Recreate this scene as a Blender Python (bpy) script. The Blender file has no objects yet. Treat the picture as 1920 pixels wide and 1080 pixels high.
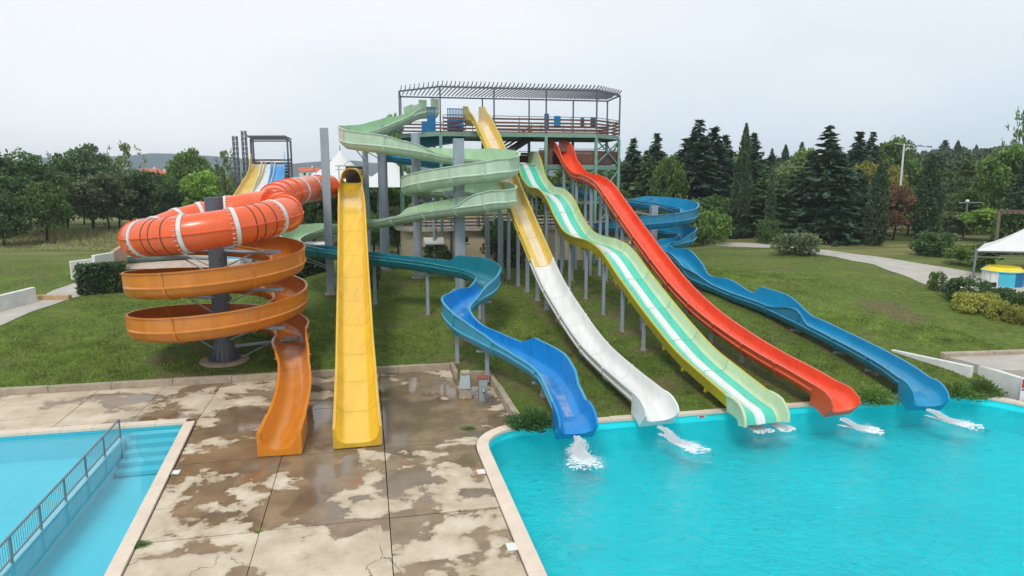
import bpy, bmesh, math, random
import numpy as np
from mathutils import Vector
random.seed(7); RNG = np.random.default_rng(11)
S = bpy.context.scene
COL = S.collection
R = math.radians
# ------------------------------------------------------------------ camera
H = 9.0; F = 1280.0; TH = math.atan(210/F); CT, ST = math.cos(TH), math.sin(TH)
cam = bpy.data.cameras.new('camera'); cam.sensor_width = 36; cam.lens = 24.0; cam.clip_end = 9000
co = bpy.data.objects.new('camera', cam); COL.objects.link(co)
co.location = (0, 0, H); co.rotation_euler = (math.pi/2-TH, 0, 0); S.camera = co
# ------------------------------------------------------------------ sky, sun, exposure
SUN_EL, SUN_AZ = R(52), R(200)            # overcast, light mostly from behind the camera
W = bpy.data.worlds.new('World'); S.world = W; W.use_nodes = True
nt = W.node_tree; nt.nodes.clear(); N = nt.nodes.new; LK = nt.links.new
out = N('ShaderNodeOutputWorld')
sky = N('ShaderNodeTexSky'); sky.sky_type = 'NISHITA'; sky.sun_disc = False
sky.sun_elevation = SUN_EL; sky.sun_rotation = SUN_AZ
bg1 = N('ShaderNodeBackground'); bg1.inputs[1].default_value = 0.10; LK(sky.outputs[0], bg1.inputs[0])
tc = N('ShaderNodeTexCoord'); mp = N('ShaderNodeMapping'); mp.inputs['Scale'].default_value = (1, 1, 2.2)
mp.inputs['Location'].default_value = (0.7, 0.6, -0.08)
LK(tc.outputs['Generated'], mp.inputs[0])
nz = N('ShaderNodeTexNoise'); nz.inputs['Scale'].default_value = 0.9; nz.inputs['Detail'].default_value = 5
nz.inputs['Roughness'].default_value = 0.45; LK(mp.outputs[0], nz.inputs['Vector'])
cr = N('ShaderNodeValToRGB'); LK(nz.outputs[0], cr.inputs[0])
cr.color_ramp.elements[0].position = 0.33; cr.color_ramp.elements[0].color = (0.60, 0.71, 0.82, 1)
cr.color_ramp.elements[1].position = 0.60; cr.color_ramp.elements[1].color = (0.89, 0.915, 0.935, 1)
bg2 = N('ShaderNodeBackground'); bg2.inputs[1].default_value = 1.0; LK(cr.outputs[0], bg2.inputs[0])
mx = N('ShaderNodeMixShader'); mx.inputs[0].default_value = 0.93
LK(bg1.outputs[0], mx.inputs[1]); LK(bg2.outputs[0], mx.inputs[2]); LK(mx.outputs[0], out.inputs[0])
sl = bpy.data.lights.new('sun', 'SUN'); sl.energy = 1.5; sl.angle = R(14); sl.color = (1, 0.96, 0.9)
so = bpy.data.objects.new('sun', sl); COL.objects.link(so)
sd = Vector((math.sin(SUN_AZ)*math.cos(SUN_EL), math.cos(SUN_AZ)*math.cos(SUN_EL), math.sin(SUN_EL)))
so.rotation_euler = sd.to_track_quat('Z', 'Y').to_euler(); so.location = (-10, -20, 60)
vs = S.view_settings; vs.view_transform = 'Standard'; vs.look = 'None'; vs.exposure = 0.17; vs.gamma = 1.0
vs.use_curve_mapping = False
S.cycles.use_denoising = True
S.cycles.max_bounces = 5; S.cycles.diffuse_bounces = 2; S.cycles.transparent_max_bounces = 8; S.cycles.use_adaptive_sampling = True; S.cycles.adaptive_threshold = .02
# ------------------------------------------------------------------ coordinates
def at(px, py, Y):
    u = (px-960)/F; v = (540-py)/F; t = Y/(CT+v*ST)
    return Vector((u*t, Y, H+t*(-ST+v*CT)))
def gr(px, py, z=0.0):
    u = (px-960)/F; v = (540-py)/F; t = (z-H)/(-ST+v*CT)
    return Vector((u*t, t*(CT+v*ST), z))
def proj(p):
    dy = p[1]; dz = p[2]-H; d = dy*CT-dz*ST; up = dy*ST+dz*CT
    return 960+F*p[0]/d, 540-F*up/d
CA, SA = math.cos(R(12)), math.sin(R(12))   # the park's own grid is turned 12 degrees
def D(a, b, z=0.0): return Vector((a*CA-b*SA, a*SA+b*CA, z))
def ab(x, y): return x*CA+y*SA, -x*SA+y*CA
def sstep(x, a, b):
    t = np.clip((x-a)/(b-a), 0, 1); return t*t*(3-2*t)
def zt(x, y):
    """height of the terrain"""
    a, b = ab(x, y)
    L = np.interp(b, [31, 34, 44, 50, 60], [.22, .45, 1.6, 2.1, 2.3])
    Q = np.interp(b, [23.1, 26, 30, 33.8, 36.4, 40, 46], [.03, .3, .8, 1.44, 1.93, 2.24, 2.35])
    Q2 = np.interp(b, [23.1, 25, 27, 34, 40, 46], [.2, .62, .8, 1.6, 2.1, 2.3])
    k = sstep(a, 1.5, 8); z = L*(1-k)+Q*k
    k = sstep(a, 22.5, 27); z = z*(1-k)+Q2*k
    k = sstep(a, -14, -26)*sstep(b, 60, 36); z = z*(1-k)+1.35*k
    far = sstep(y, 105, 260)*(1.0+7.5*sstep(x/np.maximum(y, 1), .25, .75)); z = z+far
    return z+0.05*np.sin(a*.9+b*.5)*np.cos(b*.7-a*.3)*sstep(b, 32, 36)
def ztf(x, y): return float(zt(x, y))
def onground(p):
    px_, py_ = proj(p)
    for _ in range(25): q = gr(px_, py_, ztf(p.x, p.y)); p = p.lerp(q, .5)      # settle on the terrain
    p.z = ztf(p.x, p.y); return p
# ------------------------------------------------------------------ materials
MATS = {}
def lin(c): return tuple((v/12.92 if v <= .04045 else ((v+.055)/1.055)**2.4) for v in c)
def rgb(r, g, b): return lin((r/255, g/255, b/255))
def pm(name, col, rough=.5, var=.12, scale=2.0, bump=0.0, bscale=20, metal=0.0, dirt=0.0, dirtcol=(.12, .1, .07), coat=0.0, stretch=(1, 1, 1), rnd=0.0, trans=0.0):
    if name in MATS: return MATS[name]
    m = bpy.data.materials.new(name); m.use_nodes = True; t = m.node_tree; t.nodes.clear()
    n = t.nodes.new; l = t.links.new
    o = n('ShaderNodeOutputMaterial'); p = n('ShaderNodeBsdfPrincipled')
    g = n('ShaderNodeNewGeometry'); mpn = n('ShaderNodeMapping'); mpn.inputs['Scale'].default_value = stretch
    l(g.outputs['Position'], mpn.inputs[0])
    nz = n('ShaderNodeTexNoise'); nz.inputs['Scale'].default_value = scale; nz.inputs['Detail'].default_value = 5
    nz.inputs['Roughness'].default_value = .6; l(mpn.outputs[0], nz.inputs['Vector'])
    mr = n('ShaderNodeMapRange'); mr.inputs[1].default_value = .25; mr.inputs[2].default_value = .75
    mr.inputs[3].default_value = 1-var; mr.inputs[4].default_value = 1+var; l(nz.outputs[0], mr.inputs[0])
    fac = mr.outputs[0]
    if rnd > 0:
        mr2 = n('ShaderNodeMapRange'); mr2.inputs[3].default_value = 1-rnd; mr2.inputs[4].default_value = 1+rnd
        l(g.outputs['Random Per Island'], mr2.inputs[0])
        ml = n('ShaderNodeMath'); ml.operation = 'MULTIPLY'; l(fac, ml.inputs[0]); l(mr2.outputs[0], ml.inputs[1]); fac = ml.outputs[0]
        oi = n('ShaderNodeObjectInfo'); mr3 = n('ShaderNodeMapRange'); mr3.inputs[3].default_value = .8; mr3.inputs[4].default_value = 1.25
        l(oi.outputs['Random'], mr3.inputs[0])
        ml = n('ShaderNodeMath'); ml.operation = 'MULTIPLY'; l(fac, ml.inputs[0]); l(mr3.outputs[0], ml.inputs[1]); fac = ml.outputs[0]
    mc = n('ShaderNodeVectorMath'); mc.operation = 'SCALE'; mc.inputs[0].default_value = col; l(fac, mc.inputs['Scale'])
    colout = mc.outputs[0]
    if dirt > 0:
        nd = n('ShaderNodeTexNoise'); nd.inputs['Scale'].default_value = scale*.7; nd.inputs['Detail'].default_value = 8
        nd.inputs['Roughness'].default_value = .75; l(mpn.outputs[0], nd.inputs['Vector'])
        md = n('ShaderNodeMapRange'); md.inputs[1].default_value = .5; md.inputs[2].default_value = .8
        md.inputs[4].default_value = dirt; l(nd.outputs[0], md.inputs[0])
        mm = n('ShaderNodeMix'); mm.data_type = 'RGBA'; l(md.outputs[0], mm.inputs[0]); l(colout, mm.inputs[6]); mm.inputs[7].default_value = (*dirtcol, 1)
        colout = mm.outputs[2]
    l(colout, p.inputs['Base Color']); p.inputs['Metallic'].default_value = metal
    rr = n('ShaderNodeMapRange'); rr.inputs[3].default_value = max(.02, rough*.8); rr.inputs[4].default_value = min(1, rough*1.25)
    l(nz.outputs[0], rr.inputs[0]); l(rr.outputs[0], p.inputs['Roughness'])
    if coat: p.inputs['Coat Weight'].default_value = coat; p.inputs['Coat Roughness'].default_value = .12
    if bump > 0:
        nb = n('ShaderNodeTexNoise'); nb.inputs['Scale'].default_value = bscale; nb.inputs['Detail'].default_value = 4
        l(g.outputs['Position'], nb.inputs['Vector'])
        bp = n('ShaderNodeBump'); bp.inputs['Strength'].default_value = bump; bp.inputs['Distance'].default_value = .05
        l(nb.outputs[0], bp.inputs['Height']); l(bp.outputs[0], p.inputs['Normal'])
    if trans > 0:
        tr = n('ShaderNodeBsdfTranslucent'); sc = n('ShaderNodeVectorMath'); sc.operation = 'MULTIPLY'; sc.inputs[1].default_value = (1.3, 1.4, .7)
        l(colout, sc.inputs[0]); l(sc.outputs[0], tr.inputs[0]); ms = n('ShaderNodeMixShader'); ms.inputs[0].default_value = trans
        l(p.outputs[0], ms.inputs[1]); l(tr.outputs[0], ms.inputs[2]); l(ms.outputs[0], o.inputs[0])
    else: l(p.outputs[0], o.inputs[0])
    MATS[name] = m; return m
def fib(name, col, rough=.32, dirt=.38): return pm(name, col, rough, .13, 1.1, dirt=dirt, dirtcol=tuple(c*.45+.03 for c in col), bump=.05, bscale=3, coat=.3, stretch=(2.6, .45, .7))
# fibreglass colours
ORANGE = fib('orange_gelcoat', rgb(240, 98, 42)); BROWNOR = fib('ochre_gelcoat_outside', rgb(208, 124, 38)); BROWNSHADE = fib('ochre_gelcoat_shaded_inside', rgb(200, 114, 26), .25)  # inside ochre is darkened: shade in the open chute put into the colour
WHITEB = pm('white_band', (.72, .70, .66), .5, .1, 3, dirt=.3); SEAL = pm('dark_seal', (.12, .05, .03), .7)
YEL = fib('yellow_gelcoat', rgb(238, 192, 48), .28, .16); YELO = fib('yellow_outside', rgb(222, 178, 50), .45)
PGO = fib('pale_green_outside', rgb(188, 214, 188), .5, .3); PGI = fib('pale_green_inside', rgb(178, 212, 174), .4, .3)
PINK = fib('faded_section', rgb(214, 205, 186), .55)
TEALO = fib('teal_outside', rgb(24, 124, 140), .4); TEALI = fib('teal_inside', rgb(20, 124, 140), .35)
BLUO = fib('blue_outside', rgb(60, 152, 184), .42); BLUI = fib('blue_inside', rgb(20, 136, 206), .28)
BL2O = fib('blue_outside_far', rgb(40, 134, 172), .42); BL2I = fib('blue_inside_far', rgb(26, 146, 190), .3)
WHI = fib('white_gelcoat', (.78, .78, .75), .35, .12); WHIO = fib('white_outside', (.62, .62, .58), .5, .4)
OLD = fib('faded_yellow_outside', rgb(196, 172, 60), .5); OLDI = fib('faded_yellow_inside', rgb(226, 190, 84), .4); GOLD = fib('golden_gelcoat', rgb(220, 136, 36), .28, .25); CREAM = fib('worn_cream_lane', rgb(228, 214, 180), .45)
WALLG = fib('pale_wall_green', rgb(196, 214, 172), .5); LANE = fib('teal_lane', rgb(76, 200, 172), .28); OLIVE = fib('olive_outside', rgb(190, 176, 44), .5)
REDI = fib('red_inside', rgb(240, 86, 50), .28); REDO = fib('red_outside', rgb(212, 84, 44), .4)
STEEL = pm('painted_grey_steel', rgb(156, 168, 180), .5, .1, 2, dirt=.25, dirtcol=(.16, .13, .1))
STEELD = pm('dark_grey_steel', rgb(92, 100, 110), .5, .12, 2, dirt=.2)
GSTEEL = pm('green_steel', rgb(122, 164, 146), .5, .12, 2, dirt=.25, dirtcol=(.2, .16, .1))
GALV = pm('galvanised_steel', rgb(140, 148, 152), .4, .12, 5, metal=.6)
WOOD = pm('weathered_brown_plank', rgb(112, 76, 62), .8, .3, 3, stretch=(1, 1, 1))
CONC = pm('kerb_concrete', rgb(172, 158, 138), .9, .22, 2.2, bump=.35, bscale=14, dirt=.6, dirtcol=(.1, .09, .07))
COPE = pm('coping_stone', rgb(226, 208, 188), .75, .1, 1.2, bump=.12, bscale=25, dirt=.3, dirtcol=(.45, .3, .17))
PATH = pm('pale_path_concrete', rgb(186, 180, 168), .9, .15, .8, bump=.2, bscale=10, dirt=.5, dirtcol=(.2, .18, .13))
CREAMW = pm('cream_render_wall', rgb(212, 196, 164), .85, .1, .8, dirt=.4, dirtcol=(.3, .25, .18))
WHITEW = pm('white_painted_wall', rgb(226, 226, 222), .8, .1, 1.2, dirt=.45, dirtcol=(.35, .33, .28), bump=.1)
TENT = pm('white_membrane', (.74, .74, .72), .6, .05, .6, dirt=.15, dirtcol=(.4, .4, .38))
DARK = pm('dark_opening', (.02, .02, .02), .8)
BLUEP = pm('blue_panel', rgb(24, 112, 164), .4, .12, 2)
BARK = pm('bark', (.05, .038, .03), .9, .3, 3, bump=.5)
ROOFT = pm('red_roof_tiles', rgb(196, 104, 72), .85, .25, 3)
FOAM = pm('foam', (.86, .89, .9), .7, .08, 6)
def leafm(name, col, rnd=.35, tr=.25): return pm(name, col, .6, .45, .45, rnd=rnd, trans=tr)
LF_DARK = leafm('leaf_dark', (.076, .140, .040)); LF_MID = leafm('leaf_mid', (.125, .21, .045)); LF_LIGHT = leafm('leaf_light', (.20, .32, .06))
LF_OLIVE = leafm('leaf_olive', (.14, .18, .085)); LF_FIR = leafm('needle_dark', (.050, .100, .050), tr=.1); LF_FIR2 = leafm('needle_green', (.10, .17, .06), tr=.15)
LF_CYP = leafm('cypress_needle', (.055, .10, .04), tr=.1); LF_BROWN = leafm('dry_brown_leaf', (.27, .15, .085)); LF_YEL = leafm('yellow_green_leaf', (.30, .30, .06))
LF_HEDGE = leafm('hedge_leaf', (.055, .125, .028)); LF_PALE = leafm('pale_far_leaf', (.17, .23, .085)); LF_FLOWER = pm('white_flower', (.7, .68, .6), .7)
LF_RUSH = leafm('dry_grass', (.26, .25, .11))
# ------------------------------------------------------------------ object helpers
def tag(o, label=None, cat=None, group=None, kind=None):
    if label: o['label'] = label
    if cat: o['category'] = cat
    if group: o['group'] = group
    if kind: o['kind'] = kind
    return o
def empty(name, loc, label=None, cat=None, group=None, kind=None):
    o = bpy.data.objects.new(name, None); COL.objects.link(o); o.location = loc; o.empty_display_size = .2
    return tag(o, label, cat, group, kind)
def wloc(o):
    v = Vector((0, 0, 0))
    while o: v += o.location; o = o.parent
    return v
class MB:
    def __init__(s): s.v = []; s.f = []; s.m = []
    def add(s, vs, fs, mi=0):
        k = len(s.v); s.v += [tuple(p) for p in vs]; s.f += [[i+k for i in f] for f in fs]; s.m += [mi]*len(fs); return s
    def frame(s, o, ex, ey, ez, mi=0):
        vs = [o+ex*i+ey*j+ez*k for k in (-1, 1) for j in (-1, 1) for i in (-1, 1)]
        return s.add(vs, [(0, 2, 3, 1), (4, 5, 7, 6), (0, 1, 5, 4), (2, 6, 7, 3), (0, 4, 6, 2), (1, 3, 7, 5)], mi)
    def box(s, c, size, rz=0.0, mi=0):
        c = Vector(c); ca, sa = math.cos(rz), math.sin(rz)
        return s.frame(c, Vector((ca, sa, 0))*size[0]/2, Vector((-sa, ca, 0))*size[1]/2, Vector((0, 0, 1))*size[2]/2, mi)
    def bar(s, p, q, w, h, mi=0):
        p = Vector(p); q = Vector(q); d = q-p; t = d.normalized()
        r = t.cross(Vector((0, 0, 1)))
        if r.length < 1e-4: r = Vector((CA, SA, 0))
        r.normalize(); n = r.cross(t)
        return s.frame((p+q)/2, d/2, r*w/2, n*h/2, mi)
    def tube(s, p, q, r0, r1=None, n=10, mi=0):
        p = Vector(p); q = Vector(q); r1 = r0 if r1 is None else r1; t = (q-p).normalized()
        a = t.cross(Vector((0, 0, 1)))
        if a.length < 1e-4: a = Vector((1, 0, 0))
        a.normalize(); b = a.cross(t); vs = []
        for i in range(n):
            an = 2*math.pi*i/n; d = a*math.cos(an)+b*math.sin(an); vs += [p+d*r0, q+d*r1]
        fs = [(2*i, 2*((i+1) % n), 2*((i+1) % n)+1, 2*i+1) for i in range(n)]
        fs += [[2*i for i in range(n)][::-1], [2*i+1 for i in range(n)]]
        return s.add(vs, fs, mi)
    def prism(s, pts, z0, z1, mi=0):
        n = len(pts); vs = [(p[0], p[1], z0) for p in pts]+[(p[0], p[1], z1) for p in pts]
        fs = [list(range(n))[::-1], list(range(n, 2*n))]+[(i, (i+1) % n, n+(i+1) % n, n+i) for i in range(n)]
        return s.add(vs, fs, mi)
    def build(s, name, mat, parent=None, smooth=None, bevel=0.0):
        me = bpy.data.meshes.new(name); L = wloc(parent) if parent else Vector((0, 0, 0))
        me.from_pydata([(v[0]-L.x, v[1]-L.y, v[2]-L.z) for v in s.v], [], s.f)
        for m in (mat if isinstance(mat, (list, tuple)) else [mat]): me.materials.append(m)
        me.polygons.foreach_set('material_index', s.m)
        bm = bmesh.new(); bm.from_mesh(me)
        bmesh.ops.recalc_face_normals(bm, faces=bm.faces)
        if bevel: bmesh.ops.bevel(bm, geom=list(bm.edges), offset=bevel, segments=1, affect='EDGES')
        bm.to_mesh(me); bm.free()
        if smooth:
            me.polygons.foreach_set('use_smooth', [True]*len(me.polygons)); me.set_sharp_from_angle(angle=R(smooth))
        o = bpy.data.objects.new(name, me); COL.objects.link(o)
        if parent: o.parent = parent
        return o
def ground_loc(o):      # a thing that is one mesh: put its origin at its base
    me = o.data; co = np.empty(len(me.vertices)*3); me.vertices.foreach_get('co', co); co = co.reshape(-1, 3)
    c = np.array([co[:, 0].mean(), co[:, 1].mean(), co[:, 2].min()]); me.vertices.foreach_set('co', (co-c).ravel()); o.location = c; return o
def npmesh(name, v, nper, mat, parent=None):
    """quads or triangles given as consecutive vertices"""
    v = np.asarray(v, dtype=np.float32).reshape(-1, 3); nf = len(v)//nper
    me = bpy.data.meshes.new(name); me.vertices.add(len(v)); me.vertices.foreach_set('co', v.ravel())
    me.loops.add(len(v)); me.loops.foreach_set('vertex_index', np.arange(len(v), dtype=np.int32))
    me.polygons.add(nf); me.polygons.foreach_set('loop_start', np.arange(0, len(v), nper, dtype=np.int32))
    me.polygons.foreach_set('loop_total', np.full(nf, nper, dtype=np.int32))
    me.update(calc_edges=True); me.materials.append(mat)
    return me
def mobj(name, me, parent=None, loc=None):
    o = bpy.data.objects.new(name, me); COL.objects.link(o)
    if parent: o.parent = parent
    if loc is not None: o.location = loc
    return o
# ------------------------------------------------------------------ sweeps
def catmull(ctrl, step=.22):
    """ctrl: rows x,y,z,attrs... -> resampled rows"""
    P = np.array(ctrl, dtype=float); n = len(P); out = []
    for i in range(n-1):
        p1, p2 = P[i], P[i+1]; p0 = P[i-1] if i else 2*p1-p2; p3 = P[i+2] if i+2 < n else 2*p2-p1
        L = np.linalg.norm(p2[:3]-p1[:3]); m = max(2, int(L/step))
        d0 = max(np.linalg.norm(p1[:3]-p0[:3]), 1e-3); d1 = max(L, 1e-3); d2 = max(np.linalg.norm(p3[:3]-p2[:3]), 1e-3)
        m1 = (p1[:3]-p0[:3])/d0*d1*.5+(p2[:3]-p1[:3])*.5; m2 = (p2[:3]-p1[:3])*.5+(p3[:3]-p2[:3])/d2*d1*.5
        for k in range(m + (1 if i == n-2 else 0)):
            t = k/m; t2 = t*t; t3 = t2*t
            q = p1.copy(); q[:3] = (2*t3-3*t2+1)*p1[:3]+(t3-2*t2+t)*m1+(-2*t3+3*t2)*p2[:3]+(t3-t2)*m2
            s = t*t*(3-2*t); q[3:] = p1[3:]*(1-s)+p2[3:]*s; out.append(q)
    return np.array(out)
def frames(pos):
    t = np.gradient(pos, axis=0); t /= np.linalg.norm(t, axis=1)[:, None]
    r = np.cross(t, [0, 0, 1.0]); r /= np.linalg.norm(r, axis=1)[:, None]
    return t, r, np.cross(r, t)
def chute_prof(w, hl, hr, rc, th=.045, lip=.10, off=0.0, ridge=True):
    """closed profile: inner left rim -> floor -> right rim -> outside back. returns pts, mats (0 inside, 1 outside)"""
    h2 = w/2; ins = [(-h2, hl), (-h2, max(rc+.02, hl*.6))]
    for k in range(7):
        an = math.pi+k*math.pi/12; ins.append((-h2+rc+rc*math.cos(an), rc+rc*math.sin(an)))
    ins.append((0, -.015))
    for k in range(7):
        an = 1.5*math.pi+k*math.pi/12; ins.append((h2-rc+rc*math.cos(an), rc+rc*math.sin(an)))
    ins += [(h2, max(rc+.02, hr*.6)), (h2, hr)]
    t = th+off; o = h2+t; ro = rc+t; rv = rc*.92
    outp = [(h2+lip+off, hr), (h2+lip+off, hr-.055), (o, hr-.06)]
    if ridge: outp += [(o, rv+.07), (o+.045, rv+.03), (o+.045, rv-.02), (o, rv-.06)]
    for k in range(1, 7):
        an = 2*math.pi-k*math.pi/12; outp.append((h2-rc+ro*math.cos(an), rc+ro*math.sin(an)))
    outp.append((0, -t-.015))
    lo = [(-u, v) for u, v in outp[::-1]]
    m = len(outp)-1; left = lo[1:]
    left[-3:] = [(u, v-hr+hl) for u, v in left[-3:]]
    pts = ins+outp+left; mats = [0]*(len(ins)-1)+[1]*(len(outp)+len(left)+1)
    return pts, mats
def box_prof(w, hl, hr, rc, th=.05, lip=.07, off=0.0, drop=.18):
    h2 = w/2; ins = [(-h2, hl), (-h2, max(rc+.01, hl*.6))]
    for k in range(7):
        an = math.pi+k*math.pi/12; ins.append((-h2+rc+rc*math.cos(an), rc+rc*math.sin(an)))
    ins.append((0, -.01))
    for k in range(7):
        an = 1.5*math.pi+k*math.pi/12; ins.append((h2-rc+rc*math.cos(an), rc+rc*math.sin(an)))
    ins += [(h2, max(rc+.01, hr*.6)), (h2, hr)]
    o = h2+lip+off
    outp = [(o, hr), (o, -drop+.05), (o-.05, -drop), (-o+.05, -drop), (-o, -drop+.05), (-o, hl)]
    return ins+outp, [0]*(len(ins)-1)+[1]*(len(outp)+1)
def lane_prof(w, hl, hr, rc, th=.05, lip=.10, off=0.0, drop=.1):
    h2 = w/2; ins = [(-h2-.05, hl), (-h2, hl*.3), (-h2+.05, .05), (-h2+.13, 0)]; mats = [3, 3, 3, 0]
    ins += [(-.2, 0), (-.15, .07), (.15, .07), (.2, 0)]; mats += [2, 2, 2, 0]
    ins += [(h2-.13, 0), (h2-.05, .05), (h2, hr*.3), (h2+.05, hr)]; mats += [3, 3, 3, 1]
    o = h2+.05+lip+off
    outp = [(o, hr), (o, hr-.06), (h2+.05+th, hr-.07), (h2+th, hr*.3), (h2-.02, -drop), (-h2+.02, -drop), (-h2-th, hl*.3), (-h2-.05-th, hl-.07), (-o, hl-.06), (-o, hl)]
    mats += [1]*len(outp); return ins+outp, mats
def sweep_mesh(name, pos, r, n, profs, mats, materials, parent, smooth=35, shift=None):
    mb = MB(); k = len(profs[0]); vs = []
    for i in range(len(pos)):
        for u, v in profs[i]: vs.append(pos[i]+r[i]*u+n[i]*v)
    fs = []; ms = []
    for i in range(len(pos)-1):
        for j in range(k):
            j2 = (j+1) % k; fs.append((i*k+j, i*k+j2, (i+1)*k+j2, (i+1)*k+j)); ms.append(mats[j])
    fs.append(list(range(k))); ms.append(1 if len(materials) > 1 else 0); b = (len(pos)-1)*k; fs.append(list(range(b, b+k))[::-1]); ms.append(1 if len(materials) > 1 else 0)
    mb.v = [tuple(v) for v in vs]; mb.f = [list(f) for f in fs]; mb.m = ms
    return mb.build(name, materials, parent, smooth)
def SEAMM(m):
    c = None
    for nd in m.node_tree.nodes:
        if nd.type == 'VECT_MATH' and nd.operation == 'SCALE': c = tuple(nd.inputs[0].default_value)
    return pm('seam_'+m.name, tuple(v*.72 for v in c), .5)
def slide_run(parent, ctrl, prof, mats_of, seclen=2.6, rc=.45, flange=True, name='chute_section', step=.22, endlast=None):
    """ctrl rows: x,y,z,w,hl,hr. mats_of(i, nsec) -> [inside, outside,...]"""
    A = catmull(ctrl, step); pos = A[:, :3]; t, r, n = frames(pos)
    ds = np.r_[0, np.cumsum(np.linalg.norm(np.diff(pos, axis=0), axis=1))]
    ns = max(1, round(ds[-1]/seclen)); cuts = [int(np.argmin(abs(ds-ds[-1]*i/ns))) for i in range(ns+1)]; secs = []
    for i in range(ns):
        a, b = cuts[i], cuts[i+1]+1; pr = [prof(A[j, 3], A[j, 4], A[j, 5], rc) for j in range(a, b)]
        o = sweep_mesh(name, pos[a:b], r[a:b], n[a:b], [p[0] for p in pr], pr[0][1], mats_of(i, ns), parent); secs.append(o)
        if i < ns-1 and name != 'end_piece':
            j = cuts[i+1]; pf, mt = prof(A[j, 3], A[j, 4], A[j, 5], rc); ni = (12 if prof is lane_prof else 19); ip = pf[:ni]
            up = [(u*.997, v+.005) for u, v in ip]; ps = np.array([pos[j]-t[j]*.017, pos[j]+t[j]*.017]); mb = MB()
            vs = [ps[k]+r[j]*u+n[j]*v for k in (0, 1) for u, v in up]; mb.add(vs, [(q, q+1, ni+q+1, ni+q) for q in range(ni-1)])
            mb.build('seam', SEAMM(mats_of(i, ns)[0]), o)
        if flange and i < ns-1 and prof in (chute_prof, prof_strip):
            j = cuts[i+1]; fr = chute_prof(A[j, 3], A[j, 4]-.02, A[j, 5]-.02, rc, off=.05, lip=.11, ridge=False)[0]
            ia = chute_prof(A[j, 3], A[j, 4]-.02, A[j, 5]-.02, rc, off=-.02, ridge=False)[0]
            ni = 19; outer = fr[ni:]; inner = ia[ni:][::-1]; pf = outer+inner
            w2 = .045; ps = np.array([pos[j]-t[j]*w2, pos[j]+t[j]*w2])
            sweep_mesh('joint_flange', ps, r[[j, j]], n[[j, j]], [pf, pf], [0]*len(pf), [mats_of(i, ns)[1]], o, 30)
    return A, pos, t, r, n, ds, secs
def prof_strip(w, hl, hr, rc):
    pts, m = chute_prof(w, hl, hr, rc); m = list(m)
    for j in range(5, 9): m[j] = 2
    return pts, m
WORN = []
def column(parent, x, y, ztop, w=.3, mat=None, name='support_column', z0=None, round_=False, foot=True):
    z0 = ztf(x, y) if z0 is None else z0; mb = MB()
    if round_: mb.tube((x, y, z0-.3), (x, y, ztop), w/2, n=16)
    else: mb.box((x, y, (z0-.3+ztop)/2), (w, w, ztop-z0+.3), R(12))
    o = mb.build(name, mat or STEEL, parent, 40 if round_ else None, bevel=0 if round_ else .01)
    WORN.append((x, y, .9))
    if foot: MB().box((x, y, z0+.03), (w*1.45, w*1.45, .09), R(12)).build('footing', CONC, o)
    return o
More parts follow.
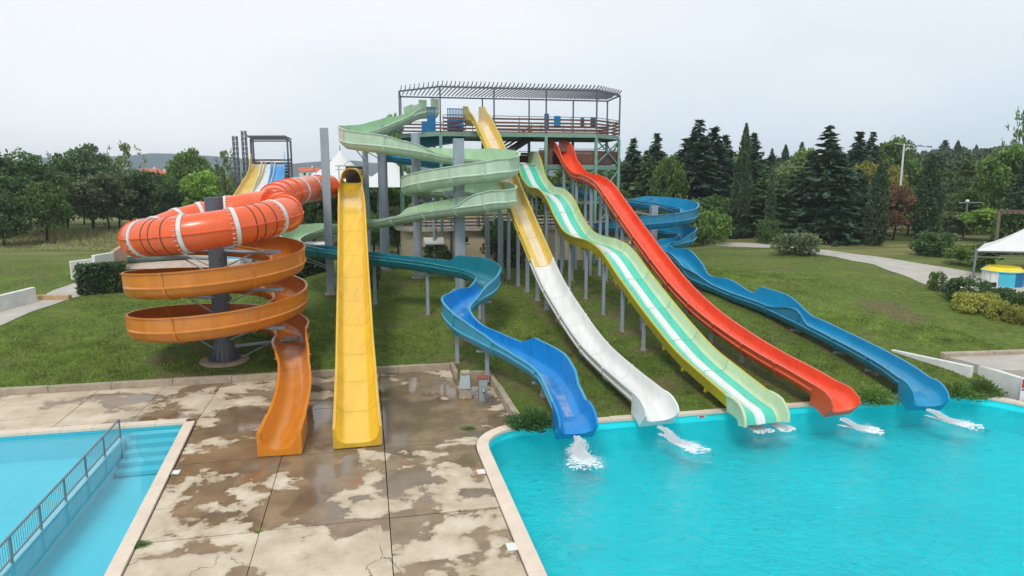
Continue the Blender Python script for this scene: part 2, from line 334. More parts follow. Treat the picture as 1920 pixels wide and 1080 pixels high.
# ================================================================== SETTING
def nodemat(name):
    m = bpy.data.materials.new(name); m.use_nodes = True; t = m.node_tree; t.nodes.clear(); return m, t, t.nodes.new, t.links.new
def grass_material():
    m, t, n, l = nodemat('lawn'); o = n('ShaderNodeOutputMaterial'); p = n('ShaderNodeBsdfPrincipled'); p.inputs['Roughness'].default_value = .9
    p.inputs['Specular IOR Level'].default_value = .15
    g = n('ShaderNodeNewGeometry')
    def noise(sc, det=5, ro=.6, vec=None):
        x = n('ShaderNodeTexNoise'); x.inputs['Scale'].default_value = sc; x.inputs['Detail'].default_value = det; x.inputs['Roughness'].default_value = ro
        l(vec or g.outputs['Position'], x.inputs['Vector']); return x.outputs[0]
    def ramp(f, stops):
        c = n('ShaderNodeValToRGB'); e = c.color_ramp.elements
        e[0].position, e[0].color = stops[0][0], (*stops[0][1], 1); e[1].position, e[1].color = stops[1][0], (*stops[1][1], 1)
        for s_ in stops[2:]: q = e.new(s_[0]); q.color = (*s_[1], 1)
        l(f, c.inputs[0]); return c.outputs[0]
    def mix(f, a, b):
        x = n('ShaderNodeMix'); x.data_type = 'RGBA'
        if isinstance(f, float): x.inputs[0].default_value = f
        else: l(f, x.inputs[0])
        l(a, x.inputs[6]); l(b, x.inputs[7]); return x.outputs[2]
    c1 = ramp(noise(.35, 6), [(.3, (.080, .125, .022)), (.5, (.132, .198, .032)), (.7, (.215, .275, .055))])
    c2 = ramp(noise(3.5, 6, .7), [(.32, (.034, .056, .012)), (.5, (.110, .155, .032)), (.68, (.24, .28, .07))])
    base = mix(.55, c1, c2)
    soil = ramp(noise(5, 5), [(.3, (.11, .085, .045)), (.7, (.22, .175, .09))])
    f = ramp(noise(.22, 7, .62), [(.56, (0, 0, 0)), (.68, (.75, .75, .75))])
    base = mix(f, base, soil)
    wa = n('ShaderNodeAttribute'); wa.attribute_name = 'worn'; wm = n('ShaderNodeMath'); wm.operation = 'MULTIPLY_ADD'; l(noise(1.6, 6, .7), wm.inputs[0]); wm.inputs[1].default_value = 1.6; wm.inputs[2].default_value = -1.25
    wn = n('ShaderNodeMath'); wn.operation = 'ADD'; l(wm.outputs[0], wn.inputs[0]); l(wa.outputs['Fac'], wn.inputs[1]); wc = n('ShaderNodeMapRange'); wc.inputs[1].default_value = .12; wc.inputs[2].default_value = .42; wc.inputs[4].default_value = .8; l(wn.outputs[0], wc.inputs[0])
    base = mix(wc.outputs[0], base, soil)
    # the mown field on the left and the ground under the far trees is drier
    sx = n('ShaderNodeSeparateXYZ'); l(g.outputs['Position'], sx.inputs[0])
    mpn = n('ShaderNodeMapping'); mpn.inputs['Scale'].default_value = (.05, .35, .2); mpn.inputs['Rotation'].default_value = (0, 0, R(-14)); l(g.outputs['Position'], mpn.inputs[0])
    dry = ramp(noise(1.2, 5, .55, mpn.outputs[0]), [(.36, (.10, .14, .035)), (.5, (.17, .19, .06)), (.66, (.30, .27, .12))])
    mr = n('ShaderNodeMapRange'); mr.inputs[1].default_value = 50; mr.inputs[2].default_value = 60; l(sx.outputs[1], mr.inputs[0])
    base = mix(mr.outputs[0], base, dry)
    l(base, p.inputs['Base Color'])
    b = n('ShaderNodeBump'); b.inputs['Strength'].default_value = .8; b.inputs['Distance'].default_value = .12; l(noise(9, 5, .7), b.inputs['Height']); l(b.outputs[0], p.inputs['Normal'])
    l(p.outputs[0], o.inputs[0]); return m
LAWN = grass_material()
def lines(parts): return np.array(sorted(set(np.round(np.concatenate(parts), 3))))
GAL = lines([np.arange(-46, 46.1, .7), [3.70, 3.80, 5.15, 5.25], -46-np.geomspace(2, 1900, 26), 46+np.geomspace(2, 1900, 26)])
GBL = lines([np.arange(19.5, 76, .6), [31.1, 31.2, 29.45, 29.55, 23.15, 23.25], 76+np.geomspace(2, 980, 34), 19.5-np.geomspace(2, 600, 14)])
def worn(X, Y):
    o = np.zeros(len(X))
    for x, y, r in WORN: o = np.maximum(o, np.clip(1.25-np.hypot(X-x, Y-y)/(r*1.35), 0, 1))
    return o
def build_ground():
    A_, B_ = np.meshgrid(GAL, GBL); X = A_*CA-B_*SA; Y = A_*SA+B_*CA; Z = zt(X, Y)
    deck = ((B_ < 31.15) & (A_ < 3.75)) | ((B_ < 29.5) & (A_ < 5.2)) | (B_ < 23.2)
    Z = np.where(deck, -3.0, Z); na, nb = len(GAL), len(GBL)
    v = np.stack([X, Y, Z], -1).reshape(-1, 3); i = np.arange(na*nb).reshape(nb, na)
    f = np.stack([i[:-1, :-1], i[:-1, 1:], i[1:, 1:], i[1:, :-1]], -1).reshape(-1, 4)
    me = bpy.data.meshes.new('ground'); me.from_pydata(v.tolist(), [], f.tolist()); me.materials.append(LAWN)
    me.polygons.foreach_set('use_smooth', [True]*len(me.polygons))
    at_ = me.attributes.new('worn', 'FLOAT', 'POINT'); at_.data.foreach_set('value', worn(v[:, 0], v[:, 1]).astype(np.float32))
    return tag(mobj('ground', me), 'grassy lawn and rolling ground of the park', None, kind='structure')
# ---- wet, stained concrete deck
def deck_material():
    m, t, n, l = nodemat('wet_concrete'); o = n('ShaderNodeOutputMaterial'); p = n('ShaderNodeBsdfPrincipled'); g = n('ShaderNodeNewGeometry')
    def noise(sc, det=6, ro=.6, dist=0.0, off=0.0):
        mpn = n('ShaderNodeMapping'); mpn.inputs['Location'].default_value = (off, off*.7, 0); l(g.outputs['Position'], mpn.inputs[0])
        x = n('ShaderNodeTexNoise'); x.inputs['Scale'].default_value = sc; x.inputs['Detail'].default_value = det; x.inputs['Roughness'].default_value = ro; x.inputs['Distortion'].default_value = dist
        l(mpn.outputs[0], x.inputs['Vector']); return x.outputs[0]
    def mrange(f, a, b, c=0., d=1.):
        x = n('ShaderNodeMapRange'); x.inputs[1].default_value = a; x.inputs[2].default_value = b; x.inputs[3].default_value = c; x.inputs[4].default_value = d; l(f, x.inputs[0]); return x.outputs[0]
    def math_(op, a, b):
        x = n('ShaderNodeMath'); x.operation = op
        for k, q in enumerate((a, b)):
            if isinstance(q, (int, float)): x.inputs[k].default_value = q
            else: l(q, x.inputs[k])
        return x.outputs[0]
    def mix(f, a, b):
        x = n('ShaderNodeMix'); x.data_type = 'RGBA'; l(f, x.inputs[0])
        for k, q in ((6, a), (7, b)):
            if isinstance(q, tuple): x.inputs[k].default_value = (*q, 1)
            else: l(q, x.inputs[k])
        return x.outputs[2]
    # how much water lies here: wettest round the two slide ends
    vd = n('ShaderNodeVectorMath'); vd.operation = 'DISTANCE'; l(g.outputs['Position'], vd.inputs[0]); vd.inputs[1].default_value = (-6.3, 24.0, 0)
    near = mrange(vd.outputs['Value'], 2.5, 12, .145, -.07)
    oi = n('ShaderNodeObjectInfo'); slabv = mrange(oi.outputs['Random'], 0, 1, -.05, .05)
    w = math_('ADD', math_('ADD', noise(.5, 9, .6, .15, 3.1), near), slabv)
    wet = mrange(w, .528, .545)
    pud = mrange(math_('ADD', noise(.5, 4, .45, .4, 9.3), near), .575, .60)
    pud = math_('MULTIPLY', pud, wet)
    damp = mrange(w, .49, .532)
    dryc = mix(mrange(noise(.8, 7, .65), .3, .7), rgb(180, 162, 136), rgb(222, 208, 184))
    spots = mrange(noise(4.5, 6, .75), .60, .72, 0, .65); area = mrange(noise(.3, 3, .5, 0, 17), .5, .6)
    dryc = mix(math_('MULTIPLY', spots, area), dryc, (.09, .085, .075))
    dryc = mix(math_('MULTIPLY', damp, .35), dryc, rgb(150, 128, 98))
    vo = n('ShaderNodeTexVoronoi'); vo.feature = 'DISTANCE_TO_EDGE'; vo.inputs['Scale'].default_value = .33; dm = n('ShaderNodeVectorMath'); dm.operation = 'ADD'; nd = n('ShaderNodeTexNoise'); nd.inputs['Scale'].default_value = 1.2; nd.inputs['Detail'].default_value = 5; l(g.outputs['Position'], nd.inputs['Vector']); l(g.outputs['Position'], dm.inputs[0]); l(nd.outputs['Color'], dm.inputs[1]); l(dm.outputs[0], vo.inputs['Vector'])
    crack = math_('MULTIPLY', mrange(vo.outputs['Distance'], .002, .006, .8, 0), mrange(noise(.35, 3, .5, 0, 31), .5, .56)); dryc = mix(crack, dryc, (.07, .06, .05))
    wetc = mix(mrange(noise(.9, 6, .6, 0, 5), .35, .65), rgb(116, 96, 70), rgb(152, 129, 98))
    wetc = mix(mrange(noise(.35, 4, .6, 0, 23), .62, .7, 0, .6), wetc, rgb(150, 82, 36))
    col = mix(wet, dryc, wetc); col = mix(math_('MULTIPLY', pud, .5), col, rgb(112, 98, 82))
    l(col, p.inputs['Base Color'])
    ro = math_('SUBTRACT', mrange(wet, 0, 1, .88, .24), math_('MULTIPLY', pud, .225)); l(ro, p.inputs['Roughness'])
    p.inputs['IOR'].default_value = 1.45; l(math_('ADD', math_('MULTIPLY', wet, .35), .35), p.inputs['Specular IOR Level'])
    b = n('ShaderNodeBump'); b.inputs['Distance'].default_value = .02; l(noise(18, 5, .7), b.inputs['Height']); l(mrange(wet, 0, 1, .35, .03), b.inputs['Strength']); l(b.outputs[0], p.inputs['Normal'])
    l(p.outputs[0], o.inputs[0]); return m
DECK = deck_material()
deck = empty('deck', D(0, 20), 'wet stained concrete slab deck between the two pools', kind='structure')
def arc(ca, cb, r, a0, a1, n=12): return [(ca+r*math.cos(R(a0+(a1-a0)*k/n)), cb+r*math.sin(R(a0+(a1-a0)*k/n))) for k in range(n+1)]
BJ = [-6, 1.5, 7.6, 12.4, 17.27, 22.1, 26.6, 31.04]
def leftedge(b): return np.interp(b, [-6, 5, 15.9, 26.45], [-4.28, -5.02, -5.72, -6.44])
def slab(pts, dz=0.0):
    g = .016; c = np.mean(pts, axis=0); q = []
    for a, b in pts:
        d = np.array([a, b])-c; L = np.linalg.norm(d); d = d*(1-g*1.4/L); q.append(D(*(c+d)))
    MB().prism(q, -.3, dz).build('slab', DECK, deck)
for i in range(len(BJ)-1):
    b0, b1 = BJ[i], BJ[i+1]; dz = random.uniform(-.006, .004)
    if b1 < 26.7:
        slab([(leftedge(b0), b0), (-2.95, b0), (-2.95, b1), (leftedge(b1), b1)], dz)
    else: slab([(-6.44, b0), (-2.95, b0), (-2.95, b1), (-6.44, b1)], dz)
    slab([(-2.95, b0), (.33, b0), (.33, b1), (-2.95, b1)], -dz)
    if b1 < 22.2 and b1 > 18: slab([(.33, b0), (3.32, b0), (3.32, 21.3)]+[p for p in arc(5.5, 21.3, 2.18, 180, 158, 3)][1:]+[(.33, 22.1)], .003)
    elif b1 < 22: slab([(.33, b0), (3.32, b0), (3.32, b1), (.33, b1)], dz*.5)
    elif b1 < 27: slab([(.33, 22.1)]+arc(5.5, 21.3, 2.18, 158, 100, 8)+[(5.06, 23.6), (5.06, 26.6), (.33, 26.6)], .002)
slab([(.33, 26.6), (3.62, 26.6), (3.62, 31.04), (.33, 31.04)], -.004)
slab([(3.62, 26.6), (5.06, 26.6), (5.06, 29.4), (3.62, 29.4)], .012)
AJ = [-40, -34, -29, -24.4, -20.5, -17.4, -14.4, -11.4, -8.8, -6.44]
for a0, a1 in zip(AJ[:-1], AJ[1:]): slab([(a0, 26.45), (a1, 26.45), (a1, 31.04), (a0, 31.04)], random.uniform(-.005, .005))
for b0, b1 in ((-6, 3), (3, 9), (9, 15), (15, 21)): slab([(25.9, b0), (32, b0), (32, b1), (25.9, b1)])
# ---- kerbs round the deck
kerb = empty('kerb', D(-5, 31.17), 'low weathered concrete kerb between deck and lawn', kind='structure')
def kerb_run(a0, b0, a1, b1, w=.24, z1=.28, pitch=2.45, m=CONC, par=kerb, nm='kerb_stone', z0=-.3):
    p, q = D(a0, b0), D(a1, b1); L = (q-p).length; k = max(1, round(L/pitch)); t = (q-p)/L; nrm = Vector((-t.y, t.x, 0))
    for i in range(k):
        s0 = p+t*(L*i/k+.006); s1 = p+t*(L*(i+1)/k-.006); d = random.uniform(-.012, .012); e = nrm*random.uniform(-.008, .008)
        MB().frame((s0+s1)/2+e+Vector((0, 0, (z0+z1+d)/2)), (s1-s0)/2, nrm*w/2, Vector((0, 0, (z1+d-z0)/2))).build(nm, m, par, bevel=.015)
kerb_run(-40, 31.17, 3.64, 31.17); kerb_run(3.76, 31.29, 3.76, 29.62, z1=.33); kerb_run(3.88, 29.5, 5.06, 29.5, z1=.33, pitch=1.3); kerb_run(5.18, 29.62, 5.18, 23.5, z1=.36, pitch=2.0)
# ---- pools
def water_material(name, tint, scale, strength, stretch, rough=.02):
    m, t, n, l = nodemat(name); o = n('ShaderNodeOutputMaterial'); g = n('ShaderNodeNewGeometry')
    mpn = n('ShaderNodeMapping'); mpn.inputs['Scale'].default_value = stretch; mpn.inputs['Rotation'].default_value = (0, 0, R(-24)); l(g.outputs['Position'], mpn.inputs[0])
    a = n('ShaderNodeTexNoise'); a.inputs['Scale'].default_value = scale; a.inputs['Detail'].default_value = 5; a.inputs['Roughness'].default_value = .55; a.inputs['Distortion'].default_value = .8; l(mpn.outputs[0], a.inputs['Vector'])
    b = n('ShaderNodeBump'); b.inputs['Strength'].default_value = strength; b.inputs['Distance'].default_value = .33; l(a.outputs[0], b.inputs['Height'])
    tr = n('ShaderNodeBsdfTransparent'); tr.inputs[0].default_value = (*tint, 1)
    gl = n('ShaderNodeBsdfGlossy'); gl.inputs['Roughness'].default_value = rough; l(b.outputs[0], gl.inputs['Normal'])
    fr = n('ShaderNodeFresnel'); fr.inputs[0].default_value = 1.33; l(b.outputs[0], fr.inputs['Normal'])
    ms = n('ShaderNodeMixShader'); l(fr.outputs[0], ms.inputs[0]); l(tr.outputs[0], ms.inputs[1]); l(gl.outputs[0], ms.inputs[2]); l(ms.outputs[0], o.inputs[0]); return m
def basin_material(name, c0, c1, sc):
    return pm(name, c0, .7, .08, sc, dirt=.25, dirtcol=c1)
def pool(name, outline, depth, mat, zw, wmat, label, wlabel, res=None):
    n = len(outline); mb = MB(); top = [D(a, b, -.02) for a, b in outline]; bot = [D(a, b, -depth) for a, b in outline]
    mb.add(top+bot, [(i, i+1, n+i+1, n+i) for i in range(n-1)]); mb.add(bot, [list(range(n))])
    tag(mb.build(name, mat), label, kind='structure')
    w = MB().add([D(a, b, zw) for a, b in outline[:-1]], [list(range(n-1))]).build('water', wmat)
    if w.data.polygons[0].normal.z < 0: w.data.flip_normals()
    tag(w, wlabel, kind='structure'); return w
RP = [(3.7, -6), (3.7, 21.3)]+arc(5.45, 21.3, 1.75, 180, 90, 14)[1:]+[(22.8, 23.05)]+arc(22.8, 20.35, 2.7, 90, 0, 14)[1:]+[(25.5, -6)]
LP = [(-40, 26.1), (-6.78, 26.1), (-6.06, 15.9), (-5.34, 5), (-4.6, -6), (-40, -6)]
BAS_R = basin_material('pool_paint_turquoise', (.02, .88, .95), (.012, .76, .91), .35)
BAS_L = basin_material('pool_paint_pale', (.13, .68, .80), (.08, .58, .74), .3)
WAT_R = water_material('rippled_water', (.74, .99, 1.0), 2.4, 1.0, (1, 1.6, 1), .04)
WAT_L = water_material('calm_water', (.80, .98, 1.0), .9, .025, (1, 1.5, 1))
RPC = RP+[(3.7, -6)]
pool('pool_basin', RPC, 1.25, BAS_R, -.33, WAT_R, 'turquoise painted basin of the large splash pool', 'rippled turquoise water the slides run into')
pool('pool_basin', LP+[LP[0]], 1.05, BAS_L, -.13, WAT_L, 'pale blue painted basin of the left pool', 'calm pale blue water of the left pool')
def coping(parent, path, w, z0, z1, pitch):
    """stones along an open polyline (a,b); the stone lies on the left of the path"""
    pts = [np.array(p, float) for p in path]; d = [0]
    for p, q in zip(pts[:-1], pts[1:]): d.append(d[-1]+np.linalg.norm(q-p))
    xs = [p[0] for p in pts]; ys = [p[1] for p in pts]; L = d[-1]; k = round(L/pitch)
    def at_(s): return np.array([np.interp(s, d, xs), np.interp(s, d, ys)])
    def nr(s):
        e = at_(min(L, s+.05))-at_(max(0, s-.05)); e /= np.linalg.norm(e); return np.array([-e[1], e[0]])
    for i in range(k):
        s0, s1 = L*i/k+.004, L*(i+1)/k-.004; ss = [s0, (2*s0+s1)/3, (s0+2*s1)/3, s1]
        inn = [at_(s)-nr(s)*.05 for s in ss]; ou = [at_(s)+nr(s)*w for s in ss]; zz = z1+random.uniform(-.004, .004)
        MB().prism([D(*p) for p in inn+ou[::-1]], z0, zz).build('coping_stone', COPE, parent, bevel=.008)
cp = empty('pool_edge', D(3.5, 20), 'cream coping stones round the large splash pool', kind='structure')
coping(cp, RP, .36, -.06, .05, .95)
cp2 = empty('pool_edge', D(-6.6, 20), 'cream coping stones round the left pool', kind='structure')
coping(cp2, [(-4.6, -6), (-5.34, 5), (-6.06, 15.9), (-6.78, 26.08)][::-1], .31, -.06, .05, 1.05)
coping(cp2, [(-40, 26.1), (-6.8, 26.1)], .34, -.06, .053, 1.05)
# underwater steps and divider ledge of the left pool
st = empty('pool_steps', D(-7.7, 25, -1), 'pale blue underwater steps in the corner of the left pool', 'steps')
for k in range(5):
    b1 = 26.08-k*.42; MB().add([D(-8.6, b1-.42, -1.02), D(-6.72, b1-.42, -1.02), D(-6.77, b1, -1.02), D(-8.6, b1, -1.02), D(-8.6, b1-.42, -.2-.17*k), D(-6.72, b1-.42, -.2-.17*k), D(-6.77, b1, -.2-.17*k), D(-8.6, b1, -.2-.17*k)], [(0, 3, 2, 1), (4, 5, 6, 7), (0, 1, 5, 4), (1, 2, 6, 5), (2, 3, 7, 6), (3, 0, 4, 7)]).build('step', BAS_L, st)
rl = empty('pool_railing', D(-8.65, 17, -.5), 'grey metal railing with thin bars standing in the left pool', 'railing')
LEDGE = pm('ledge_paint', (.52, .74, .82), .7, .05)
MB().frame(D(-8.62, 11.7, -.61), D(.1, 0), D(-.1, 13.75)-D(0, 0), Vector((0, 0, .45))).build('ledge', LEDGE, rl)
def railp(b): return D(-8.75+(25.3-b)*.0235, b)
bs = [25.3-1.62*k for k in range(16)]
for b in bs: MB().frame(railp(b)+Vector((0, 0, .2)), D(.022, 0), D(0, .035), Vector((0, 0, .33))).build('post', GALV, rl)
MB().bar(railp(bs[0])+Vector((0, 0, .55)), railp(bs[-1])+Vector((0, 0, .55)), .045, .045).build('top_rail', GALV, rl)
MB().bar(railp(bs[0])+Vector((0, 0, .0)), railp(bs[-1])+Vector((0, 0, .0)), .035, .035).build('bottom_rail', GALV, rl)
mb = MB(); b = bs[0]-.07
while b > bs[-1]: mb.bar(railp(b), railp(b)+Vector((0, 0, .53)), .011, .011); b -= .115
tag(mb.build('bars', GALV, rl), kind='stuff')
# ---- grass blades
def scatter_grass():
    pts = []
    def reg(a0, a1, b0, b1, dens):
        n = int((a1-a0)*(b1-b0)*dens); a = RNG.uniform(a0, a1, n); b = RNG.uniform(b0, b1, n); pts.append(np.stack([a, b], 1))
    reg(-30, 3.6, 31.3, 37, 190); reg(-30, 5, 37, 46, 110); reg(5.35, 30, 23.5, 33, 190); reg(3.9, 5.35, 29.7, 37, 190); reg(5, 30, 33, 46, 110); reg(-36, 40, 46, 60, 18)
    P = np.concatenate(pts); X = P[:, 0]*CA-P[:, 1]*SA; Y = P[:, 0]*SA+P[:, 1]*CA
    k = np.sin(X*.55+1.3*np.sin(Y*.4))+np.sin(Y*.62+X*.23)+.8*np.sin(X*1.7+Y*1.1)+RNG.normal(0, .8, len(X)); keep = k > -1.0
    px = PATHMASK(X, Y); keep &= ~px; keep &= (worn(X, Y) < RNG.uniform(.25, 1.1, len(X)))
    P = P[keep]; X = X[keep]; Y = Y[keep]; k = k[keep]; n = len(X); Z = zt(X, Y)-.01
    h = RNG.uniform(.05, .13, n)*(1+.35*np.clip(k, 0, 3)/2); w = RNG.uniform(.012, .026, n); an = RNG.uniform(0, 2*np.pi, n); le = RNG.uniform(.0, .10, n); la = RNG.uniform(0, 2*np.pi, n)
    v = np.zeros((n, 3, 3)); dx, dy = np.cos(an)*w, np.sin(an)*w
    v[:, 0] = np.stack([X-dx, Y-dy, Z], 1); v[:, 1] = np.stack([X+dx, Y+dy, Z], 1); v[:, 2] = np.stack([X+np.cos(la)*le, Y+np.sin(la)*le, Z+h], 1)
    me = npmesh('grass', v, 3, pm('grass_blade', (.165, .245, .042), .7, .9, .9, rnd=.4, trans=.3))
    tag(mobj('grass', me), 'short green grass growing on the sloping lawn', 'grass', kind='stuff')
# ---- paths (thin sheets following the ground)
def strip(name, near, far, mat, label, dz=.03, sub=6):
    """two polylines of world xy"""
    def rs(pl, m):
        pl = np.array(pl, float); t = np.linspace(0, len(pl)-1, m); return np.stack([np.interp(t, np.arange(len(pl)), pl[:, k]) for k in (0, 1)], 1)
    m = len(near)*5; A_, B_ = rs(near, m), rs(far, m); vs = []; fs = []
    for j in range(sub+1):
        for i in range(m):
            p = A_[i]*(1-j/sub)+B_[i]*j/sub; vs.append((p[0], p[1], ztf(p[0], p[1])+dz))
    for j in range(sub):
        for i in range(m-1): q = j*m+i; fs.append((q, q+1, q+m+1, q+m))
    return tag(MB().add(vs, fs).build(name, mat, smooth=60), label, kind='structure')
def gxy(px, py, z): p = onground(gr(px, py, z)); return (p.x, p.y)
RPN = [gxy(1180, 458, 2.3), gxy(1310, 459, 2.3), gxy(1440, 465, 2.3), gxy(1560, 481, 2.3), gxy(1640, 497, 2.28), gxy(1700, 519, 2.2), gxy(1765, 545, 2.15), gxy(1850, 575, 2.1), gxy(1990, 590, 2.1)]
RPF = [gxy(1180, 452, 2.3), gxy(1310, 453, 2.3), gxy(1450, 458, 2.3), gxy(1545, 469, 2.3), gxy(1640, 481, 2.3), gxy(1740, 497, 2.3), gxy(1830, 512, 2.3), gxy(1900, 516, 2.3), gxy(2000, 525, 2.3)]
LPN = [gxy(-60, 640, 1.3), gxy(0, 612, 1.3), gxy(60, 585, 1.35), gxy(125, 563, 1.4), gxy(165, 552, 1.45)]
LPF = [gxy(-60, 595, 1.3), gxy(0, 584, 1.3), gxy(62, 566, 1.35), gxy(100, 545, 1.4), gxy(150, 528, 1.45)]
strip('path', RPN, RPF, PATH, 'pale concrete path curving behind the grassy bank'); strip('path', LPN, LPF, PATH, 'pale concrete footpath leading up past the left lawn')
strip('path', [gxy(225, 506, 1.5), gxy(330, 506, 1.6), gxy(430, 506, 1.7), gxy(600, 500, 1.9)], [gxy(225, 484, 1.5), gxy(330, 482, 1.6), gxy(430, 478, 1.7), gxy(600, 472, 1.9)], pm('pinkish_paving', rgb(198, 178, 160), .9, .1, 1), 'pinkish paved terrace behind the orange spiral slide', dz=.04)
def poly_in(X, Y, poly):
    c = np.zeros(len(X), bool); n = len(poly)
    for i in range(n):
        x0, y0 = poly[i]; x1, y1 = poly[(i+1) % n]
        t = ((y0 > Y) != (y1 > Y)) & (X < (x1-x0)*(Y-y0)/((y1-y0) or 1e-9)+x0); c ^= t
    return c
def PATHMASK(X, Y): return poly_in(X, Y, RPN+RPF[::-1]) | poly_in(X, Y, LPN+LPF[::-1]) | poly_in(X, Y, PATIO)
# patio at the right end with its kerb
PATIO = [tuple(D(a, b)[:2]) for a, b in ((26.2, 23.3), (25.9, 25.55), (42, 24.1), (42, 20))]
MB().prism(PATIO, -.5, .82).build('patio', PATH)['kind'] = 'structure'
kerb_run(25.7, 25.72, 42, 24.2, w=.3, z1=.98, z0=.2)
# ================================================================== WATER SLIDES
def lineplan(B, T, pts):
    o = []
    for px, py in pts:
        u = (px-960)/F; v = (540-py)/F; r_ = u/(CT+v*ST); dx, dy = T[0]-B[0], T[1]-B[1]
        k = (r_*B[1]-B[0])/(dx-r_*dy); o.append(at(px, py, B[1]+k*dy))
    return o
def rows(pts, w, hl, hr): return [(*p, w, hl, hr) for p in pts]
def end_piece(parent, A, mats, w, h, rc=.4, drop=.3, L=.85, flare=.1):
    """scoop that hangs over the pool edge"""
    p0 = Vector(A[-1, :3]); d = Vector(A[-1, :3])-Vector(A[-4, :3]); d.z = 0; d.normalize(); w0, h0 = A[-1, 3], A[-1, 5]
    c = [(*p0, w0, A[-1, 4], h0), (*(p0+d*L*.35+Vector((0, 0, -.02))), w+flare*.7, h, h), (*(p0+d*L*.7+Vector((0, 0, -.08))), w+flare, h, h), (*(p0+d*L+Vector((0, 0, -.2))), w+flare, h*.92, h*.92), (*(p0+d*(L+.1)+Vector((0, 0, -.28))), w+flare, h*.7, h*.7)]
    return slide_run(parent, c, lambda a, b, c_, r_: box_prof(a, b, c_, r_, drop=drop), lambda i, n: mats, 99, rc, False, 'end_piece')
def saddle(parent, p, hgt, w=.9):     # cross beam and post carrying a chute
    x, y, z = p; c = column(parent, x, y, z-.12, .16, STEEL)
    MB().bar((x-w/2, y, z-.16), (x+w/2, y, z-.16), .1, .1).build('cross_beam', STEEL, c)
# ---- straight yellow and white slide
t = empty('straight_slide', D(6.9, 23), 'long straight slide, worn yellow above and white below, ending in the pool', 'water slide')
B, T = (5.45, 23.6), at(897, 232, 49.5)
wp = lineplan(B, T, [(897, 232), (915, 262), (935, 310), (965, 385), (1000, 470), (1030, 540), (1065, 600), (1110, 665), (1160, 715), (1212, 760)])
w0 = wp[0]; wdir = (Vector((T[0], T[1], 0))-Vector((*B, 0))).normalized()
wp = [w0+wdir*2.2+Vector((0, 0, .12)), w0+wdir*.8+Vector((0, 0, .06))]+wp
hs = [1.25, 1.2, .75]+[.6]*20
ctrl = [(*p, 1.12, hs[i], hs[i]) for i, p in enumerate(wp)]
k505 = .55
Aw = slide_run(t, ctrl, prof_strip, lambda i, n: [OLDI, OLD, CREAM] if i/n < .565 else [WHI, WHIO, WHI], 2.5, .3)
for a_, pos_, r_, n_, ds_ in [Aw[:5]][:0]: pass
end_piece(t, Aw[0], [WHI, WHI], 1.14, .62)
for f_, s_ in ((.20, -.5), (.285, -.5), (.37, -.45), (.44, -.45), (.515, -.45), (.58, -.4), (.645, -.4), (.72, -.35)):
    j = int(f_*len(Aw[0])); p = Aw[1][j]+Aw[3][j]*s_; column(t, p[0], p[1], p[2]-.1, .2 if f_ < .6 else .18)
# ---- two lane wave slide
t = empty('wave_slide', D(10.6, 23), 'two lane wavy slide with teal lanes, white middle and olive sides', 'water slide')
B, T = (9.2, 23.9), at(985, 300, 51.5)
wp = lineplan(B, T, [(983, 308), (1000, 343), (1014, 361), (1033, 367), (1048, 384), (1063, 416), (1082, 445), (1102, 457), (1129, 465), (1151, 480), (1187, 530), (1224, 580), (1262, 628), (1302, 674), (1350, 716), (1398, 756)])
w0 = wp[0]; wdir = (Vector((T[0], T[1], 0))-Vector((*B, 0))).normalized(); wp = [w0+wdir*1.6+Vector((0, 0, .05))]+wp
ctrl = [(*p, 1.62, .9 if i < 2 else .46, .9 if i < 2 else .46) for i, p in enumerate(wp)]
Av = slide_run(t, ctrl, lane_prof, lambda i, n: [LANE, OLIVE, WHI, WALLG], 2.6, .2)
p0 = Vector(Av[0][-1, :3]); d = (p0-Vector(Av[0][-4, :3])); d.z = 0; d.normalize()
slide_run(t, [(*p0, 1.62, .46, .46), (*(p0+d*.3+Vector((0, 0, -.03))), 1.64, .5, .5), (*(p0+d*.7+Vector((0, 0, -.1))), 1.64, .52, .52), (*(p0+d*.9+Vector((0, 0, -.27))), 1.64, .46, .46), (*(p0+d*.97+Vector((0, 0, -.48))), 1.64, .38, .38)], lambda a, b, c, e: lane_prof(a, b, c, e, drop=.25), lambda i, n: [LANE, WALLG, WHI, WALLG], 99, .2, False, 'end_piece')
# ribs under the wave slide
for f_ in np.linspace(.06, .95, 17):
    j = int(f_*len(Av[0])); p, r_, n_, tt = (Vector(Av[k][j]) for k in (1, 3, 4, 2))
    MB().frame(p-n_*.17, r_*.84, n_*.07, tt*.04).build('rib', OLIVE, t)
for f_ in (.10, .19, .28, .36, .44, .52, .60, .68, .76):
    j = int(f_*len(Av[0])); p, r_ = Av[1][j], Av[3][j]
    for s_ in (-.55, .55):
        q = p+r_*s_; column(t, q[0], q[1], q[2]-.2, .15)
# ---- red slide
t = empty('red_slide', D(14, 23.3), 'red single lane slide with one hump running down into the pool', 'water slide')
B, T = (12.4, 24.8), at(1055, 290, 52)
wp = lineplan(B, T, [(1053, 291), (1066, 314), (1085, 338), (1108, 345), (1128, 357), (1148, 384), (1180, 430), (1222, 488), (1270, 549), (1320, 599), (1380, 645), (1440, 684), (1500, 718), (1543, 744)])
w0 = wp[0]; wdir = (Vector((T[0], T[1], 0))-Vector((*B, 0))).normalized(); wp = [w0+wdir*2+Vector((0, 0, .1)), w0+wdir*.9+Vector((0, 0, .06))]+wp
ctrl = [(*p, 1.05, 1.15 if i < 2 else .9 if i < 3 else .6, 1.15 if i < 2 else .9 if i < 3 else .6) for i, p in enumerate(wp)]
Ar = slide_run(t, ctrl, chute_prof, lambda i, n: [REDI, REDO], 2.3, .32)
end_piece(t, Ar[0], [REDI, REDO], 1.08, .6)
